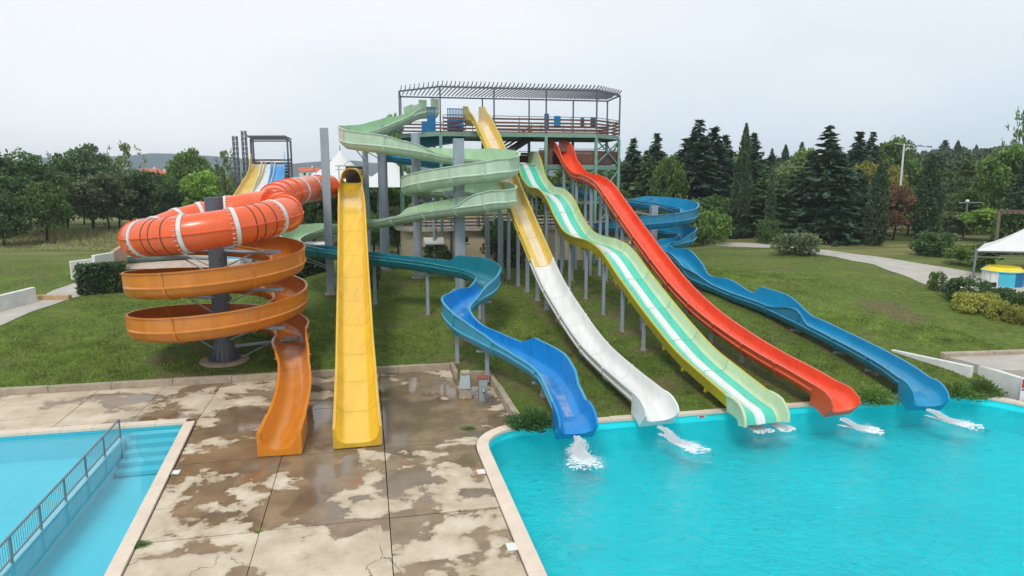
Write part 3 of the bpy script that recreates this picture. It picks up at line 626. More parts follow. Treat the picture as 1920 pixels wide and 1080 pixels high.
for f_ in (.12, .2, .28, .36, .44, .52, .6, .68, .76, .84):
    j = int(f_*len(Ar[0])); p, r_ = Ar[1][j], Ar[3][j]
    for s_ in ((-.35, .35) if f_ < .5 else (0,)):
        q = p+r_*s_; column(t, q[0], q[1], q[2]-.1, .18 if f_ < .5 else .14)
# ---- straight yellow slide on the deck
t = empty('yellow_slide', D(-.8, 22), 'bright yellow straight slide ending on the wet concrete deck', 'water slide')
yp = [gr(px, py, z) for px, py, z in ((659, 350, 8.25), (660, 400, 6.8), (661.5, 455, 5.3), (663, 520, 3.8), (664.5, 585, 2.62), (666, 650, 1.62), (668, 710, .95), (669, 760, .55), (670, 800, .32), (671, 830, .2))]
yp = [Vector((yp[0].x-.15, yp[0].y+1.2, 8.5))]+yp
ctrl = [(*p, 1.42, .55, .55) for p in yp]
Ay = slide_run(t, ctrl, lambda a, b, c, e: box_prof(a, b, c, e, lip=.09, drop=.16), lambda i, n: [YEL, YELO], 2.4, .4)
Y_END = yp[-1]; p0 = yp[0]
e = [(*p0, 1.42, 1.0, 1.0), (*(p0+Vector((-.15, 1.4, .12))), 1.42, 1.0, 1.0)]
mb = MB()                                         # dark mouth hood at the top
for k in range(13):
    an = math.pi*k/12; an2 = math.pi*(k+1)/12
    if k < 12: mb.bar(p0+Vector((.72*math.cos(an), 0, .3+.75*math.sin(an))), p0+Vector((.72*math.cos(an2), 0, .3+.75*math.sin(an2))), 1.3, .06)
mb.build('hood', YELO, t)
MB().box(p0+Vector((0, 1.0, .45)), (1.5, .1, 1.5)).build('mouth_shade_plate', pm('mouth_shade', (.05, .03, .015), .8), t)  # added dark brown plate, its colour stands for the shade inside the mouth
fr = MB()
for sx in (-1, 1): fr.bar(p0+Vector((sx*.95, -.2, -.4)), p0+Vector((sx*.95, -.2, 1.2)), .07, .07)
fr.bar(p0+Vector((-1.2, -.2, 1.22)), p0+Vector((1.2, -.2, 1.22)), .07, .07); fr.bar(p0+Vector((-1.2, -.2, .95)), p0+Vector((1.2, -.2, .95)), .05, .05); fr.build('start_frame', STEEL, t)
arcm = MB()
for k in range(12):
    an = math.pi*k/12; an2 = math.pi*(k+1)/12; arcm.tube(p0+Vector((.55*math.cos(an), -.1, 1.22+.35*math.sin(an))), p0+Vector((.55*math.cos(an2), -.1, 1.22+.35*math.sin(an2))), .025, n=6)
arcm.build('grab_hoop', STEEL, t)
for f_ in (.12, .3, .46): j = int(f_*len(Ay[0])); p = Ay[1][j]; column(t, p[0], p[1], p[2]-.15, .26)
# ---- orange spiral slide
CX, CY, RH = -13.62, 31.4, 3.12
t = empty('spiral_slide', (CX, CY, ztf(CX, CY)), 'orange tube slide coiling down into ochre open coils around a grey column', 'water slide')
def helix(ph, z, dr=0): return Vector((CX+(RH+dr)*math.cos(ph), CY-(RH+dr)*math.sin(ph), z))
tp = [at(617, 350.5, 45.2), at(585, 354, 43.0), at(562, 358, 41.0), at(538, 363, 38.8), at(516, 372, 36.7), at(514, 384, 35.0), at(530, 392, 33.6)]
RZ = [(0, 7.25), (45, 6.95), (90, 6.62), (135, 6.36), (180, 6.22), (215, 6.66), (250, 7.1), (282, 7.42), (304, 7.55)]
tp += [helix(R(a), z) for a, z in RZ]
At = catmull([(*p, 0) for p in tp], .16); pos = At[:, :3]; tt_, rr_, nn_ = frames(pos); ds = np.r_[0, np.cumsum(np.linalg.norm(np.diff(pos, axis=0), axis=1))]
RT = .78
def circ(rad, ridge=True, n=36):
    o = []
    for k in range(n):
        an = 2*math.pi*k/n
        if ridge and k in (0, n//2): o += [((rad+e)*math.cos(an+d), (rad+e)*math.sin(an+d)) for d, e in ((-.035, 0), (-.02, .045), (.02, .045), (.035, 0))]
        else: o.append((rad*math.cos(an), rad*math.sin(an)))
    return o
px_of = [proj(p)[0] for p in pos]; iring = int(np.argmin(np.linalg.norm(pos-np.array(helix(0, 7.25)), axis=1))); ileft = int(np.argmin(px_of[iring:])+iring)
def find(lo, hi, px): return lo+int(np.argmin([abs(q-px) for q in px_of[lo:hi]]))
front = [find(iring, ileft, x) for x in (510, 437, 352, 275)]; back = [find(ileft, len(pos), x) for x in (292, 335, 378, 430)]
lead = [find(0, iring//2, x) for x in (596, 580, 557)]
cuts = sorted(set([0, len(pos)-1, ileft]+front+back+lead+[int(x) for x in np.linspace(lead[-1], front[0], 9)[1:-1]]))
for a, b in zip(cuts[:-1], cuts[1:]):
    if b-a < 1: continue
    c = circ(RT); sweep_mesh('tube_section', pos[a:b+1], rr_[a:b+1], nn_[a:b+1], [c]*(b+1-a), [0]*len(c), [ORANGE], t, 40)
def ring(j, width, rad, mat, name):
    a = pos[j]-tt_[j]*width/2; b = pos[j]+tt_[j]*width/2; c = circ(rad, False)
    return sweep_mesh(name, np.array([a, b]), rr_[[j, j]], nn_[[j, j]], [c, c], [0]*len(c), [mat], t, 30)
def bolts(j, par, mat):
    mb = MB()
    for k in range(24):
        an = 2*math.pi*k/24; c = Vector(pos[j])+(Vector(rr_[j])*math.cos(an)+Vector(nn_[j])*math.sin(an))*(RT+.07)
        mb.frame(c-(Vector(rr_[j])*math.cos(an)+Vector(nn_[j])*math.sin(an))*.03, Vector(tt_[j])*.06, Vector(rr_[j])*.012, Vector((0, 0, 1))*.012)
    tag(mb.build('bolts', mat, par), kind='stuff')
for j in cuts[1:-1]:
    if j in front+back+lead[1:]: r0 = ring(j, .17, RT+.055, WHITEB, 'white_band'); bolts(j+1, r0, WHITEB)
    else: r0 = ring(j, .09, RT+.06, ORANGE, 'joint_flange'); bolts(j, r0, ORANGE)
for x in (292, 307, 325, 462, 477, 492): ring(find(iring, ileft, x), .05, RT+.012, SEAL, 'dark_seal')
def hz(ph): return 4.5-.94*ph/math.pi
ctrl = []
for k in range(-7, 33):
    ph = math.pi*k/8; p = helix(ph, hz(ph)); ctrl.append((*p, 1.42, .62, 1.12))      # outer wall is on the right... see below
ctrl = [(x, y, z, w, hr, hl) for (x, y, z, w, hl, hr) in ctrl]
zend = hz(4*math.pi); xe, ye = gr(525, 842, .22)[:2]; pe = Vector((xe, ye, .22)); ps = helix(4*math.pi, zend)
for f_, dz in ((.12, -.1), (.3, -.32), (.5, -.52), (.72, -.66), (.9, -.74), (1, -.77)):
    q = ps.lerp(pe, f_); q.z = zend+dz*(zend-.22)/.77; q.x += .35*math.sin(f_*math.pi); ctrl.append((*q, 1.12 if f_ > .25 else 1.3, .58 if f_ > .2 else .8, .58 if f_ > .2 else .62))
def osec(w, hl, hr, rc): return chute_prof(w, hl, hr, rc)
Ao = slide_run(t, ctrl, chute_prof, lambda i, n: [BROWNSHADE, BROWNOR] if i/n < .80 else [GOLD, GOLD], 2.75, .5)
p0 = Vector(Ao[0][-1, :3]); d = (p0-Vector(Ao[0][-6, :3])); d.z = 0; d.normalize()
p1 = p0-d*1.7+Vector((0, 0, .06))
slide_run(t, [(*p1, 1.14, .59, .59), (*(p0-d*.6+Vector((0, 0, .015))), 1.15, .6, .6), (*(p0+d*.05), 1.15, .6, .6)], lambda a, b, c, e_: box_prof(a, b, c, e_, lip=.12, drop=.2), lambda i, n: [GOLD, GOLD], 99, .45, False, 'end_piece')
zc = ztf(CX, CY); colm = MB().tube((CX, CY, zc-.3), (CX, CY, 8.05), .4, n=24).build('column', STEELD, t, 40)
MB().tube((CX, CY, zc), (CX, CY, zc+.9), .6, .42, n=24).build('base_cone', STEELD, colm, 40)
MB().tube((CX, CY, zc), (CX, CY, zc+.08), .75, n=24).build('base_plate', STEELD, colm, 40); MB().tube((CX, CY, zc-.2), (CX, CY, zc+.05), 1.25, 1.1, n=14).build('footing', CONC, colm)
for k in range(16):
    an = k*math.pi/8; c = Vector((CX, CY, 0)); dd = Vector((math.cos(an), math.sin(an), 0))
    MB().add([c+dd*.42+Vector((0, 0, zc+.8)), c+dd*.72+Vector((0, 0, zc+.08)), c+dd*.42+Vector((0, 0, zc+.08))], [(0, 1, 2)]).build('gusset', STEELD, colm)
for ph, z in ((200, 5.2), (200, 3.35), (20, 3.9), (20, 5.6), (300, 4.5), (110, 4.2), (250, 2.8), (20, 2.15), (200, 1.55), (330, 1.0), (60, 6.0), (190, 5.6)):
    h = helix(R(ph), z); c = Vector((CX, CY, z)); MB().tube(c, h, .075, n=10).build('support_arm', STEEL, colm, 40); MB().bar(h+Vector((-.35, 0, .06)), h+Vector((.35, 0, .06)), .16, .14).build('saddle', STEEL, colm)
    MB().tube(c-Vector((0, 0, .9)), c.lerp(h, .7), .035, n=8).build('brace', STEEL, colm)
MB().tube((CX, CY, 7.3), helix(R(300), 7.0), .05, n=8).build('brace', STEEL, colm)
# ---- long winding slide, pale green above, teal and blue below
t = empty('winding_slide', D(3, 30), 'winding open slide, pale green coils above and deep blue curves down to the pool', 'water slide')
GP = [(812, 217, 54.0, .7, .7), (788, 222, 53, .7, .7), (765, 230, 52.3, .55, .55), (735, 243, 51, .55, .8), (700, 257, 49.5, .55, .9), (672, 266, 48.3, .55, 1.05), (655, 271, 47, .5, 1.15), (668, 280, 45.6, .5, 1.1), (705, 285, 45, .5, 1.05), (760, 293, 45.4, .55, .85), (820, 303, 46, .55, .85), (870, 310, 45.2, .5, 1.0), (905, 314, 43.4, .5, 1.1), (935, 318, 41.8, .5, 1.1), (952, 325, 40.5, .5, 1.1), (948, 334, 39.7, .5, 1.1), (920, 340, 39.8, .5, 1.05), (870, 345, 40.8, .5, 1.0), (815, 353, 42.2, .5, 1.0), (782, 360, 43.6, .5, 1.0), (774, 365, 45.2, .6, .9), (800, 368, 46.5, .55, .9), (855, 371, 46, .5, 1.05), (905, 376, 42.8, .5, 1.1), (938, 382, 40.2, .5, 1.1), (944, 391, 38.7, .5, 1.05), (915, 397, 39.2, .5, 1.0), (865, 403, 40.6, .5, 1.0), (800, 411, 42.2, .5, .95), (757, 419, 43.2, .5, .9), (735, 423, 43.7, .5, .55), (700, 428, 44.2, .5, .55), (640, 437, 45.6, .55, .55), (592, 445, 45.4, .5, .8), (558, 454, 44.4, .5, 1.0), (543, 464, 43, .5, 1.0), (558, 474, 41.8, .5, .8), (610, 482, 41, .6, .6), (690, 494, 40, .6, .6), (770, 504, 38.8, .62, .6), (825, 512, 37.8, .65, .6), (845, 516, 37.3, 1.05, .6), (890, 525, 36.2, 1.15, .55), (915, 540, 34.7, 1.1, .6), (905, 560, 33.2, 1.0, .6), (875, 580, 32, .6, .9), (856, 602, 30.9, .55, 1.1), (875, 630, 29.7, .55, 1.05), (920, 655, 28.6, .6, .85), (955, 672, 27.8, .65, .62), (975, 683, 27.4, 1.1, .62), (1025, 715, 26.2, 1.15, .62), (1045, 738, 25.4, 1.0, .62), (1052, 752, 24.9, .7, .66), (1066, 782, 23.9, .66, .66)]
G3 = [at(a, b, c) for a, b, c, _, _ in GP]
for k in range(1, len(G3)): G3[k].z = min(G3[k].z, G3[k-1].z-.01)
G3[0].z = G3[1].z+.1
# rows: left wall, right wall seen along the ride; the outside of a bend carries the high wall
def outer_walls(P3, W_):
    o = []
    for k, p in enumerate(P3):
        lo, hi = min(W_[k]), max(W_[k]); a = P3[max(0, k-1)]; b = P3[min(len(P3)-1, k+1)]
        c = (p-a).cross(b-p).z      # >0 turns left -> outside is right
        g_ = 1.08 if k < 35 else 1.0; hi *= g_; w_ = 1.25 if k < 35 else 1.15
        o.append((*p, w_, lo if c > 0 else hi, hi if c > 0 else lo))
    return o
CG = outer_walls(G3, [(g_[3], g_[4]) for g_ in GP])
def gmat(i, n):
    f_ = i/n
    if abs(f_-.115) < .026: return [PGI, PINK]
    return [PGI, PGO] if f_ < .515 else [TEALI, TEALO] if f_ < .715 else [BLUI, BLUO]
_cum = np.r_[0, np.cumsum([(G3[k+1]-G3[k]).length for k in range(len(G3)-1)])]; _cum /= _cum[-1]
FT, FB = _cum[36], _cum[44]; print('winding fractions', FT, FB, [round(p.z, 2) for p in G3])
def gmat(i, n):
    f_ = (i+.5)/n
    return [PGI, PINK] if _cum[5]-.005 < f_ < _cum[8]-.012 else [PGI, PGO] if f_ < FT else [TEALI, TEALO] if f_ < FB else [BLUI, BLUO]
Ag = slide_run(t, CG, chute_prof, gmat, 2.55, .42)
end_piece(t, Ag[0], [BLUI, BLUI], 1.18, .7, L=.85)
for j_, hh in ((2, 1.0), (9, .75)):
    for s_ in (-1, 1):
        q = Vector(Ag[1][j_])+Vector(Ag[3][j_])*s_*.66; tt = Vector(Ag[2][j_]); MB().frame(q+Vector((0, 0, .45+hh*.4)), tt*.42, Vector(Ag[3][j_])*.03, Vector((0, 0, hh*.55))).build('start_wall', PGO, t, bevel=.02)
for px, top, base, w, rnd_ in ((619, 240, 555, .48, 0), (690, 283, 503, .42, 0), (722, 285, 507, .62, 1), (785, 250, 521, .62, 1), (863, 260, 545, .6, 0), (864, 490, 553, .3, 0), (939, 405, 512, .3, 0), (914, 405, 505, .3, 0), (704, 500, 575, .2, 0)):
    z = 1.9
    for _ in range(6): p = gr(px+ (2 if px < 700 else 0), base, z); z = ztf(p.x, p.y)
    q = at(px, top, p.y); column(t, p.x, p.y, q.z, w, STEEL, round_=bool(rnd_))
def arm(px, Y, z, j):   # arm from a column to the chute
    pass
cols = [o for o in t.children if o.name.startswith('support_column')]
for cobj in cols[:5]:
    L = np.array([sum(v[0] for v in cobj.bound_box)/8, sum(v[1] for v in cobj.bound_box)/8])+np.array(wloc(t)[:2])
    dd = np.linalg.norm(Ag[1][:, :2]-L, axis=1); last = -99
    for j in np.argsort(dd):
        if dd[j] > 3.2: break
        if abs(Ag[1][j][2]-last) < .8 or Ag[1][j][2] < 4.4: continue
        if last != -99 and cobj.get('arms', 0) >= 3: break
        last = Ag[1][j][2]; cobj['arms'] = cobj.get('arms', 0)+1
        MB().bar((L[0], L[1], last-.3), tuple(Ag[1][j]-np.array([0, 0, .3])), .12, .14).build('support_arm', STEEL, cobj); MB().tube((L[0], L[1], last-1.2), tuple(Ag[1][j]-np.array([0, 0, .35])), .035, n=8).build('brace', STEEL, cobj)
for f_ in (.69, .735, .80, .845, .875, .905, .935, .97):
    j = int(f_*len(Ag[0])); saddle(t, Ag[1][j], .3)
# ---- blue slide on the right
t = empty('blue_slide', D(17, 30), 'blue open slide looping twice behind the red slide, then running down the bank', 'water slide')
BP = [(862, 266, 54, .8, .8), (800, 276, 54.6, .75, .75), (745, 287, 54, .7, .8), (722, 297, 52.4, .6, 1.0), (745, 305, 51, .6, .9), (800, 313, 51.4, .6, .6), (870, 323, 52.5, .6, .6), (940, 336, 53.5, .6, .6), (1000, 349, 54, .6, .6), (1060, 363, 54.2, .6, .6), (1120, 377, 54, .6, .6), (1180, 388, 54, .6, .6), (1215, 393, 54, 1.05, .6), (1252, 397, 53.6, 1.1, .55), (1288, 405, 52.4, 1.1, .55), (1289, 417, 50.8, .6, 1.05), (1255, 425, 49.6, .6, 1.0), (1200, 431, 49.2, .6, 1.0), (1155, 437, 49.6, .6, .9), (1130, 440, 51, .6, .8), (1150, 441, 52.4, .6, .7), (1200, 443, 53.0, .6, .6), (1255, 446, 52.8, .8, .55), (1286, 451, 51.6, 1.05, .5), (1284, 460, 50, .6, 1.0), (1258, 467, 48.8, .6, .7), (1236, 472, 47.7, .6, .6), (1245, 481, 46.4, .6, .6), (1273, 493, 45.1, .9, .6), (1292, 511, 43.6, .8, .6), (1310, 533, 42, .6, .9), (1350, 551, 40.4, .6, .85), (1396, 570, 38.6, .6, .6), (1408, 574, 38.2, 1.1, .6), (1450, 590, 36.8, 1.15, .6), (1505, 616, 34.6, 1.1, .6), (1530, 629, 33.7, .65, .6), (1570, 649, 32.3, .62, .6), (1630, 681, 29.9, .62, .6), (1680, 711, 28.0, .62, .6), (1712, 735, 26.75, .62, .62)]
B3 = [at(a, b, c) for a, b, c, _, _ in BP]
for k in range(1, len(B3)): B3[k].z = min(B3[k].z, B3[k-1].z-.02)
CB = []
for k, p in enumerate(B3):
    a_ = B3[max(0, k-1)]; b_ = B3[min(len(B3)-1, k+1)]; c = (p-a_).cross(b_-p).z; lo, hi = min(BP[k][3:]), max(BP[k][3:])
    if k >= 32 and k < 35: c = -1
    CB.append((*p, 1.15, lo if c > 0 else hi, hi if c > 0 else lo))
Ab = slide_run(t, CB, chute_prof, lambda i, n: [BL2I, BL2O], 2.6, .42)
end_piece(t, Ab[0], [BL2I, BL2I], 1.16, .66)
p = gr(1224, 520, 2.3); cc = at(1226, 386, 51.3); column(t, cc.x, cc.y, cc.z, .5, STEEL)
for f_ in (.10, .15, .2, .25, .30, .74, .79, .84, .89, .93, .965):
    j = int(f_*len(Ab[0])); saddle(t, Ab[1][j], .3)
for z, j in ((6.0, .36), (5.3, .41), (4.2, .52), (5.6, .39)):
    q = Ab[1][int(j*len(Ab[0]))]; MB().bar((cc.x, cc.y, q[2]-.5), tuple(q-np.array([0, 0, .3])), .1, .12).build('support_arm', STEEL, t); MB().tube((cc.x, cc.y, q[2]+.8), tuple(q), .03, n=8).build('brace', GALV, t)
# ---- three lane slide far left with its own start tower
t = empty('three_lane_slide', at(480, 400, 62), 'distant three lane slide in yellow, white and blue beside its start tower', 'water slide')
for q, (x0, x1, mat) in enumerate(((487, 452, [OLDI, OLDI]), (505, 482, [WHI, WHI]), (523, 511, [fib('bright_blue_lane', rgb(40, 150, 215)), fib('bright_blue_lane', (0, 0, 0))]))):
    pts = [(x0-1, 308, 66, 1.2), (x0-1-.04*(x0-x1), 311, 64.5, 1.0), (x0-.22*(x0-x1), 330, 62, .42), (x0-.6*(x0-x1), 354, 58.5, .42), (x1, 377, 55.5, .42), (x1-(x0-x1)*.5, 400, 52.5, .42), (x1-(x0-x1)*.9, 415, 50, .42)]
    slide_run(t, [(*at(a, b, c), 1.15, (h if q == 2 else .3), (h if q == 0 else .3)) for a, b, c, h in pts], lambda a, b, c, e_: box_prof(a, b, c, e_, lip=.05, drop=.12), lambda i, n: mat, 3.2, .2, False, 'lane_section')
for px, py, Y in ((470, 345, 61), (515, 345, 61), (460, 372, 57), (505, 372, 57), (448, 395, 53), (497, 395, 53)):
    p = at(px, py, Y); column(t, p.x, p.y, p.z, .25)

# ---- thin sheets of running water in the lower chutes
def film_material():
    m, t_, n, l = nodemat('running_water'); o = n('ShaderNodeOutputMaterial'); g = n('ShaderNodeNewGeometry'); a = n('ShaderNodeTexNoise'); a.inputs['Scale'].default_value = 1.6; a.inputs['Detail'].default_value = 3; l(g.outputs['Position'], a.inputs['Vector'])
    tr = n('ShaderNodeBsdfTransparent'); gl = n('ShaderNodeBsdfGlossy'); gl.inputs['Roughness'].default_value = .12; bp = n('ShaderNodeBump'); bp.inputs['Distance'].default_value = .1; l(a.outputs[0], bp.inputs['Height']); l(bp.outputs[0], gl.inputs['Normal'])
    df = n('ShaderNodeBsdfDiffuse'); df.inputs[0].default_value = (.85, .9, .93, 1); m1 = n('ShaderNodeMixShader'); m1.inputs[0].default_value = .14; l(tr.outputs[0], m1.inputs[1]); l(gl.outputs[0], m1.inputs[2])
    mr = n('ShaderNodeMapRange'); mr.inputs[1].default_value = .35; mr.inputs[2].default_value = .8; mr.inputs[4].default_value = .32; l(a.outputs[0], mr.inputs[0]); m2 = n('ShaderNodeMixShader'); l(mr.outputs[0], m2.inputs[0]); l(m1.outputs[0], m2.inputs[1]); l(df.outputs[0], m2.inputs[2]); l(m2.outputs[0], o.inputs[0]); return m
FILM = film_material()
def film(A_, parent, f0, w=.2):
    pos_, r_, n_ = A_[1], A_[3], A_[4]; j0 = int(f0*len(pos_)); vs_ = []; fs_ = []
    for k, j in enumerate(range(j0, len(pos_))):
        q = w*min(1, .4+k/30)*(1+.25*math.sin(j*.37)); s_ = .05*math.sin(j*.11)
        vs_ += [Vector(pos_[j]+r_[j]*(s_+u)+n_[j]*.022) for u in (-q, 0, q)]
        if k: b_ = 3*k; fs_ += [(b_-3, b_-2, b_+1, b_), (b_-2, b_-1, b_+2, b_+1)]
    MB().add(vs_, fs_).build('water_film', FILM, parent, 60)
for nm, A_, f0 in (('red_slide', Ar, .6), ('winding_slide', Ag, .78), ('blue_slide', Ab, .76)): film(A_, bpy.data.objects[nm], f0)
# bare soil under the low parts of the slides
for A_ in (Aw, Av, Ar, Ag, Ab):
    for j in range(0, len(A_[1]), 5):
        p = A_[1][j]
        if p[2]-ztf(p[0], p[1]) < 1.3: WORN.append((p[0], p[1], .75))
for px, py, r_ in ((1660, 600, 2.0), (1700, 612, 1.6), (1560, 525, .1), (330, 690, 1.6), (300, 660, 1.2), (450, 690, 1.5), (880, 640, 1.2), (1240, 700, 1.2)):
    q = gr(px, py, .8); WORN.append((q.x, q.y, r_))
build_ground(); scatter_grass()
# ================================================================== START TOWER
ZD, ZR, ZL = 12.15, 15.25, 9.85           # top deck, roof frame, lower deck
TW = empty('slide_tower', D(12, 53, 2.3), 'steel slide tower with two decks, plank railings and open rafter roof', 'tower')
POLY = [(5.4, 50), (17.1, 50), (19.9, 52.6), (20.3, 56.6), (3, 56.9), (2.7, 53.4)]
MB().prism([D(a, b) for a, b in POLY], ZD-.12, ZD).build('top_deck', pm('deck_board_grey', rgb(150, 146, 132), .85), TW)
def edge_pts(poly, closed=True): return list(zip(poly, poly[1:]+poly[:1])) if closed else list(zip(poly[:-1], poly[1:]))
for p, q in edge_pts(POLY): MB().bar(D(*p, ZD-.22), D(*q, ZD-.2), .12, .22).build('edge_beam', GSTEEL, TW)
for a in (7.3, 9.3, 11.2, 13.2, 15.1): MB().bar(D(a, 50.1, ZD-.24), D(a, 56.7, ZD-.24), .12, .22).build('floor_joist', GSTEEL, TW)
fposts = [(2.7, 53.4), (5.4, 50), (9.3, 50), (13.2, 50), (17.1, 50), (19.9, 52.6)]; bposts = [(3, 56.9), (5.6, 56.9), (9.6, 56.8), (13.5, 56.7), (17.3, 56.65), (20.3, 56.6)]
for a, b in fposts+bposts:
    q = D(a, b); low = 2.2 if (a, b) not in ((5.4, 50), (9.3, 50), (2.7, 53.4)) else 5.0
    MB().box((q.x, q.y, (low+ZD-.3)/2), (.2, .2, ZD-.3-low), R(12)).build('post', GSTEEL, TW); MB().box((q.x, q.y, (ZD+ZR)/2), (.1, .1, ZR-ZD), R(12)).build('roof_post', STEELD, TW)
# roof frame and rafters
for p, q in edge_pts(POLY): MB().bar(D(*p, ZR), D(*q, ZR), .08, .11).build('roof_beam', STEELD, TW)
def span(a):
    bs_ = []
    for (a0, b0), (a1, b1) in edge_pts(POLY):
        if (a0-a)*(a1-a) <= 0 and a0 != a1: bs_.append(b0+(b1-b0)*(a-a0)/(a1-a0))
    return min(bs_), max(bs_)
for a in np.linspace(2.85, 20.15, 58):
    lo, hi = span(a); MB().bar(D(a, lo-.35, ZR+.34), D(a, lo+.1, ZR+.17), .045, .1).build('rafter_tip', STEELD, TW); MB().bar(D(a, lo+.1, ZR+.16), D(a, hi+.2, ZR+.16), .045, .085).build('rafter', STEELD, TW)
def railing(par, p, q, z, n=4, h=1.1, mat=WOOD, bay=1.95, top=STEELD, gap=True):
    P0, P1 = D(*p, z), D(*q, z); L = (P1-P0).length; k = max(1, round(L/bay)); t_ = (P1-P0)/L
    for i in range(k+1): c = P0+t_*L*i/k; MB().box((c.x, c.y, z+h/2), (.05, .05, h), R(12)).build('rail_post', top, par)
    for i in range(k):
        for r_ in range(n):
            s0 = P0+t_*(L*i/k+.03); s1 = P0+t_*(L*(i+1)/k-.03); zz = .16+r_*(h*.72/max(1, n-1))+random.uniform(-.01, .01)
            MB().bar(s0+Vector((0, 0, zz)), s1+Vector((0, 0, zz)), .03, .125 if gap else .2).build('plank', mat, par)
    MB().bar(P0+Vector((0, 0, h+.05)), P1+Vector((0, 0, h+.05)), .045, .045).build('hand_rail', top, par)
railing(TW, (9.2, 50), (17.1, 50), ZD); railing(TW, (5.6, 50), (7.2, 50), ZD); railing(TW, (17.1, 50), (19.9, 52.6), ZD); railing(TW, (19.9, 52.6), (20.3, 56.6), ZD); railing(TW, (3, 56.9), (20.3, 56.6), ZD)
# lower deck
LPOLY = [(10.2, 50.1), (17.05, 50.1), (19.8, 52.7), (20.2, 56.5), (10.2, 56.6)]
MB().prism([D(a, b) for a, b in LPOLY], ZL-.12, ZL).build('lower_deck', pm('deck_board_grey', (0, 0, 0)), TW)
for p, q in edge_pts(LPOLY): MB().bar(D(*p, ZL-.24), D(*q, ZL-.24), .14, .26).build('edge_beam', GSTEEL, TW)
for p, q in (((10.2, 50.1), (10.9, 50.1)), ((12.7, 50.1), (13.7, 50.1)), ((15.2, 50.1), (17.05, 50.1)), ((17.05, 50.1), (19.8, 52.7)), ((10.2, 56.6), (20.2, 56.5)), ((19.8, 52.7), (20.2, 56.5))): railing(TW, p, q, ZL, n=5, gap=False)
# braces
for (p, q, z0, z1) in (((17.1, 50), (19.9, 52.6), ZL, ZD-.4), ((19.9, 52.6), (17.1, 50), ZL, ZD-.4), ((17.1, 50), (19.9, 52.6), 7.0, ZL-.4), ((19.9, 52.6), (20.3, 56.6), ZL, ZD-.4), ((20.3, 56.6), (19.9, 52.6), ZL, ZD-.4), ((17.1, 50), (19.9, 52.6), 5.0, 7.3), ((19.9, 52.6), (17.1, 50), 5.0, 7.3), ((17.3, 56.6), (20.3, 56.6), ZL, ZD-.4), ((5.6, 56.9), (3, 56.9), 9.5, ZD-.4), ((2.7, 53.4), (3, 56.9), 9.5, ZD-.4), ((13.2, 50), (17.1, 50), 7.0, ZL-.4)):
    MB().bar(D(*p, z0), D(*q, z1), .09, .09).build('brace', GSTEEL, TW)
MB().bar(D(13.2, 50, 7.0), D(17.1, 50, 7.0), .14, .2).build('tie_beam', GSTEEL, TW); MB().bar(D(17.1, 50, 7.0), D(19.9, 52.6, 7.0), .14, .2).build('tie_beam', GSTEEL, TW)
# stairs between the decks
s0, s1 = D(9.6, 53.5, ZL), D(13.0, 53.7, ZD-.2)
for off in (0, .95): d = D(0, off); MB().bar(s0+d, s1+d, .06, .34).build('stringer', STEELD, TW)
for k in range(12): p = s0.lerp(s1, (k+.5)/12); MB().frame(p+D(0, .48)+Vector((0, 0, .05)), D(.13, 0), D(0, .45), Vector((0, 0, .02))).build('tread', STEELD, TW)
for k in range(3): MB().bar(s0+Vector((0, 0, .35+.28*k)), s1+Vector((0, 0, .35+.28*k)), .03, .14).build('stair_plank', WOOD, TW)
for k in range(5): p = s0.lerp(s1, k/4); MB().bar(p, p+Vector((0, 0, 1.1)), .05, .05).build('stair_post', STEELD, TW)
# lower flight behind
s0, s1 = D(17.5, 56.0, 5.2), D(12.5, 56.0, ZL-.2)
for off in (0, .9): MB().bar(s0+D(0, off), s1+D(0, off), .06, .3).build('stringer', STEELD, TW)
# blue gate and blue half pipe on the top deck (both stand on the tower)
g = empty('gate_panel', D(4.6, 51.3, ZD), 'tall narrow blue gate panel on the top deck beside the green slide start', 'gate')
c = at(809, 243, 51.2); c.z = ZD
MB().box((c.x, c.y, ZD+.62), (.62, .1, 1.24), R(12)).build('panel', BLUEP, g)
for k in range(6): MB().box((c.x-.26+k*.104, c.y-.05+k*.02, ZD+1.5), (.05, .05, .52), R(12)).build('bar', BLUEP, g)
MB().box((c.x, c.y, ZD+1.78), (.66, .12, .08), R(12)).build('top_bar', BLUEP, g)
MB().box((c.x-.52, c.y, ZD+.4), (.4, .1, .8), R(12)).build('side_panel', BLUEP, g)
g = empty('drum_barrier', D(6.6, 50.9, ZD), 'blue curved drum with a slatted rack above on the top deck', 'barrier')
c = at(854, 243, 50.6)
mb = MB(); n_ = 10; 
for k in range(n_):
    a0 = math.pi*(.5+k/n_); a1 = math.pi*(.5+(k+1)/n_)
    mb.bar((c.x, c.y+.45*math.cos(a0)+.2, ZD+.45+.45*math.sin(a0)*-1), (c.x, c.y+.45*math.cos(a1)+.2, ZD+.45-.45*math.sin(a1)), 1.15, .05)
mb.build('drum', BLUEP, g)
MB().box((c.x, c.y, ZD+.35), (1.15, .5, .68), R(12)).build('lower_panel', BLUEP, g, bevel=.08)
for k in range(11): MB().box((c.x-.54+k*.108, c.y-.11+k*.022, ZD+1.15), (.055, .05, .95), R(12)).build('slat', BLUEP, g)
for z in (.75, 1.2, 1.62): MB().box((c.x, c.y, ZD+z), (1.2, .07, .06), R(12)).build('rail', BLUEP, g)
for k, px in enumerate((1025, 1045, 1092, 1112)):
    c = at(px, 226, 51.7 if k < 2 else 52.5); o = MB().box((c.x, c.y+.05, ZD+.85), ((.35, .5, .3, .4)[k], .12, (1.1, .75, .6, .7)[k]), R(12)).build('blue_pad', BLUEP, TW, bevel=.04)
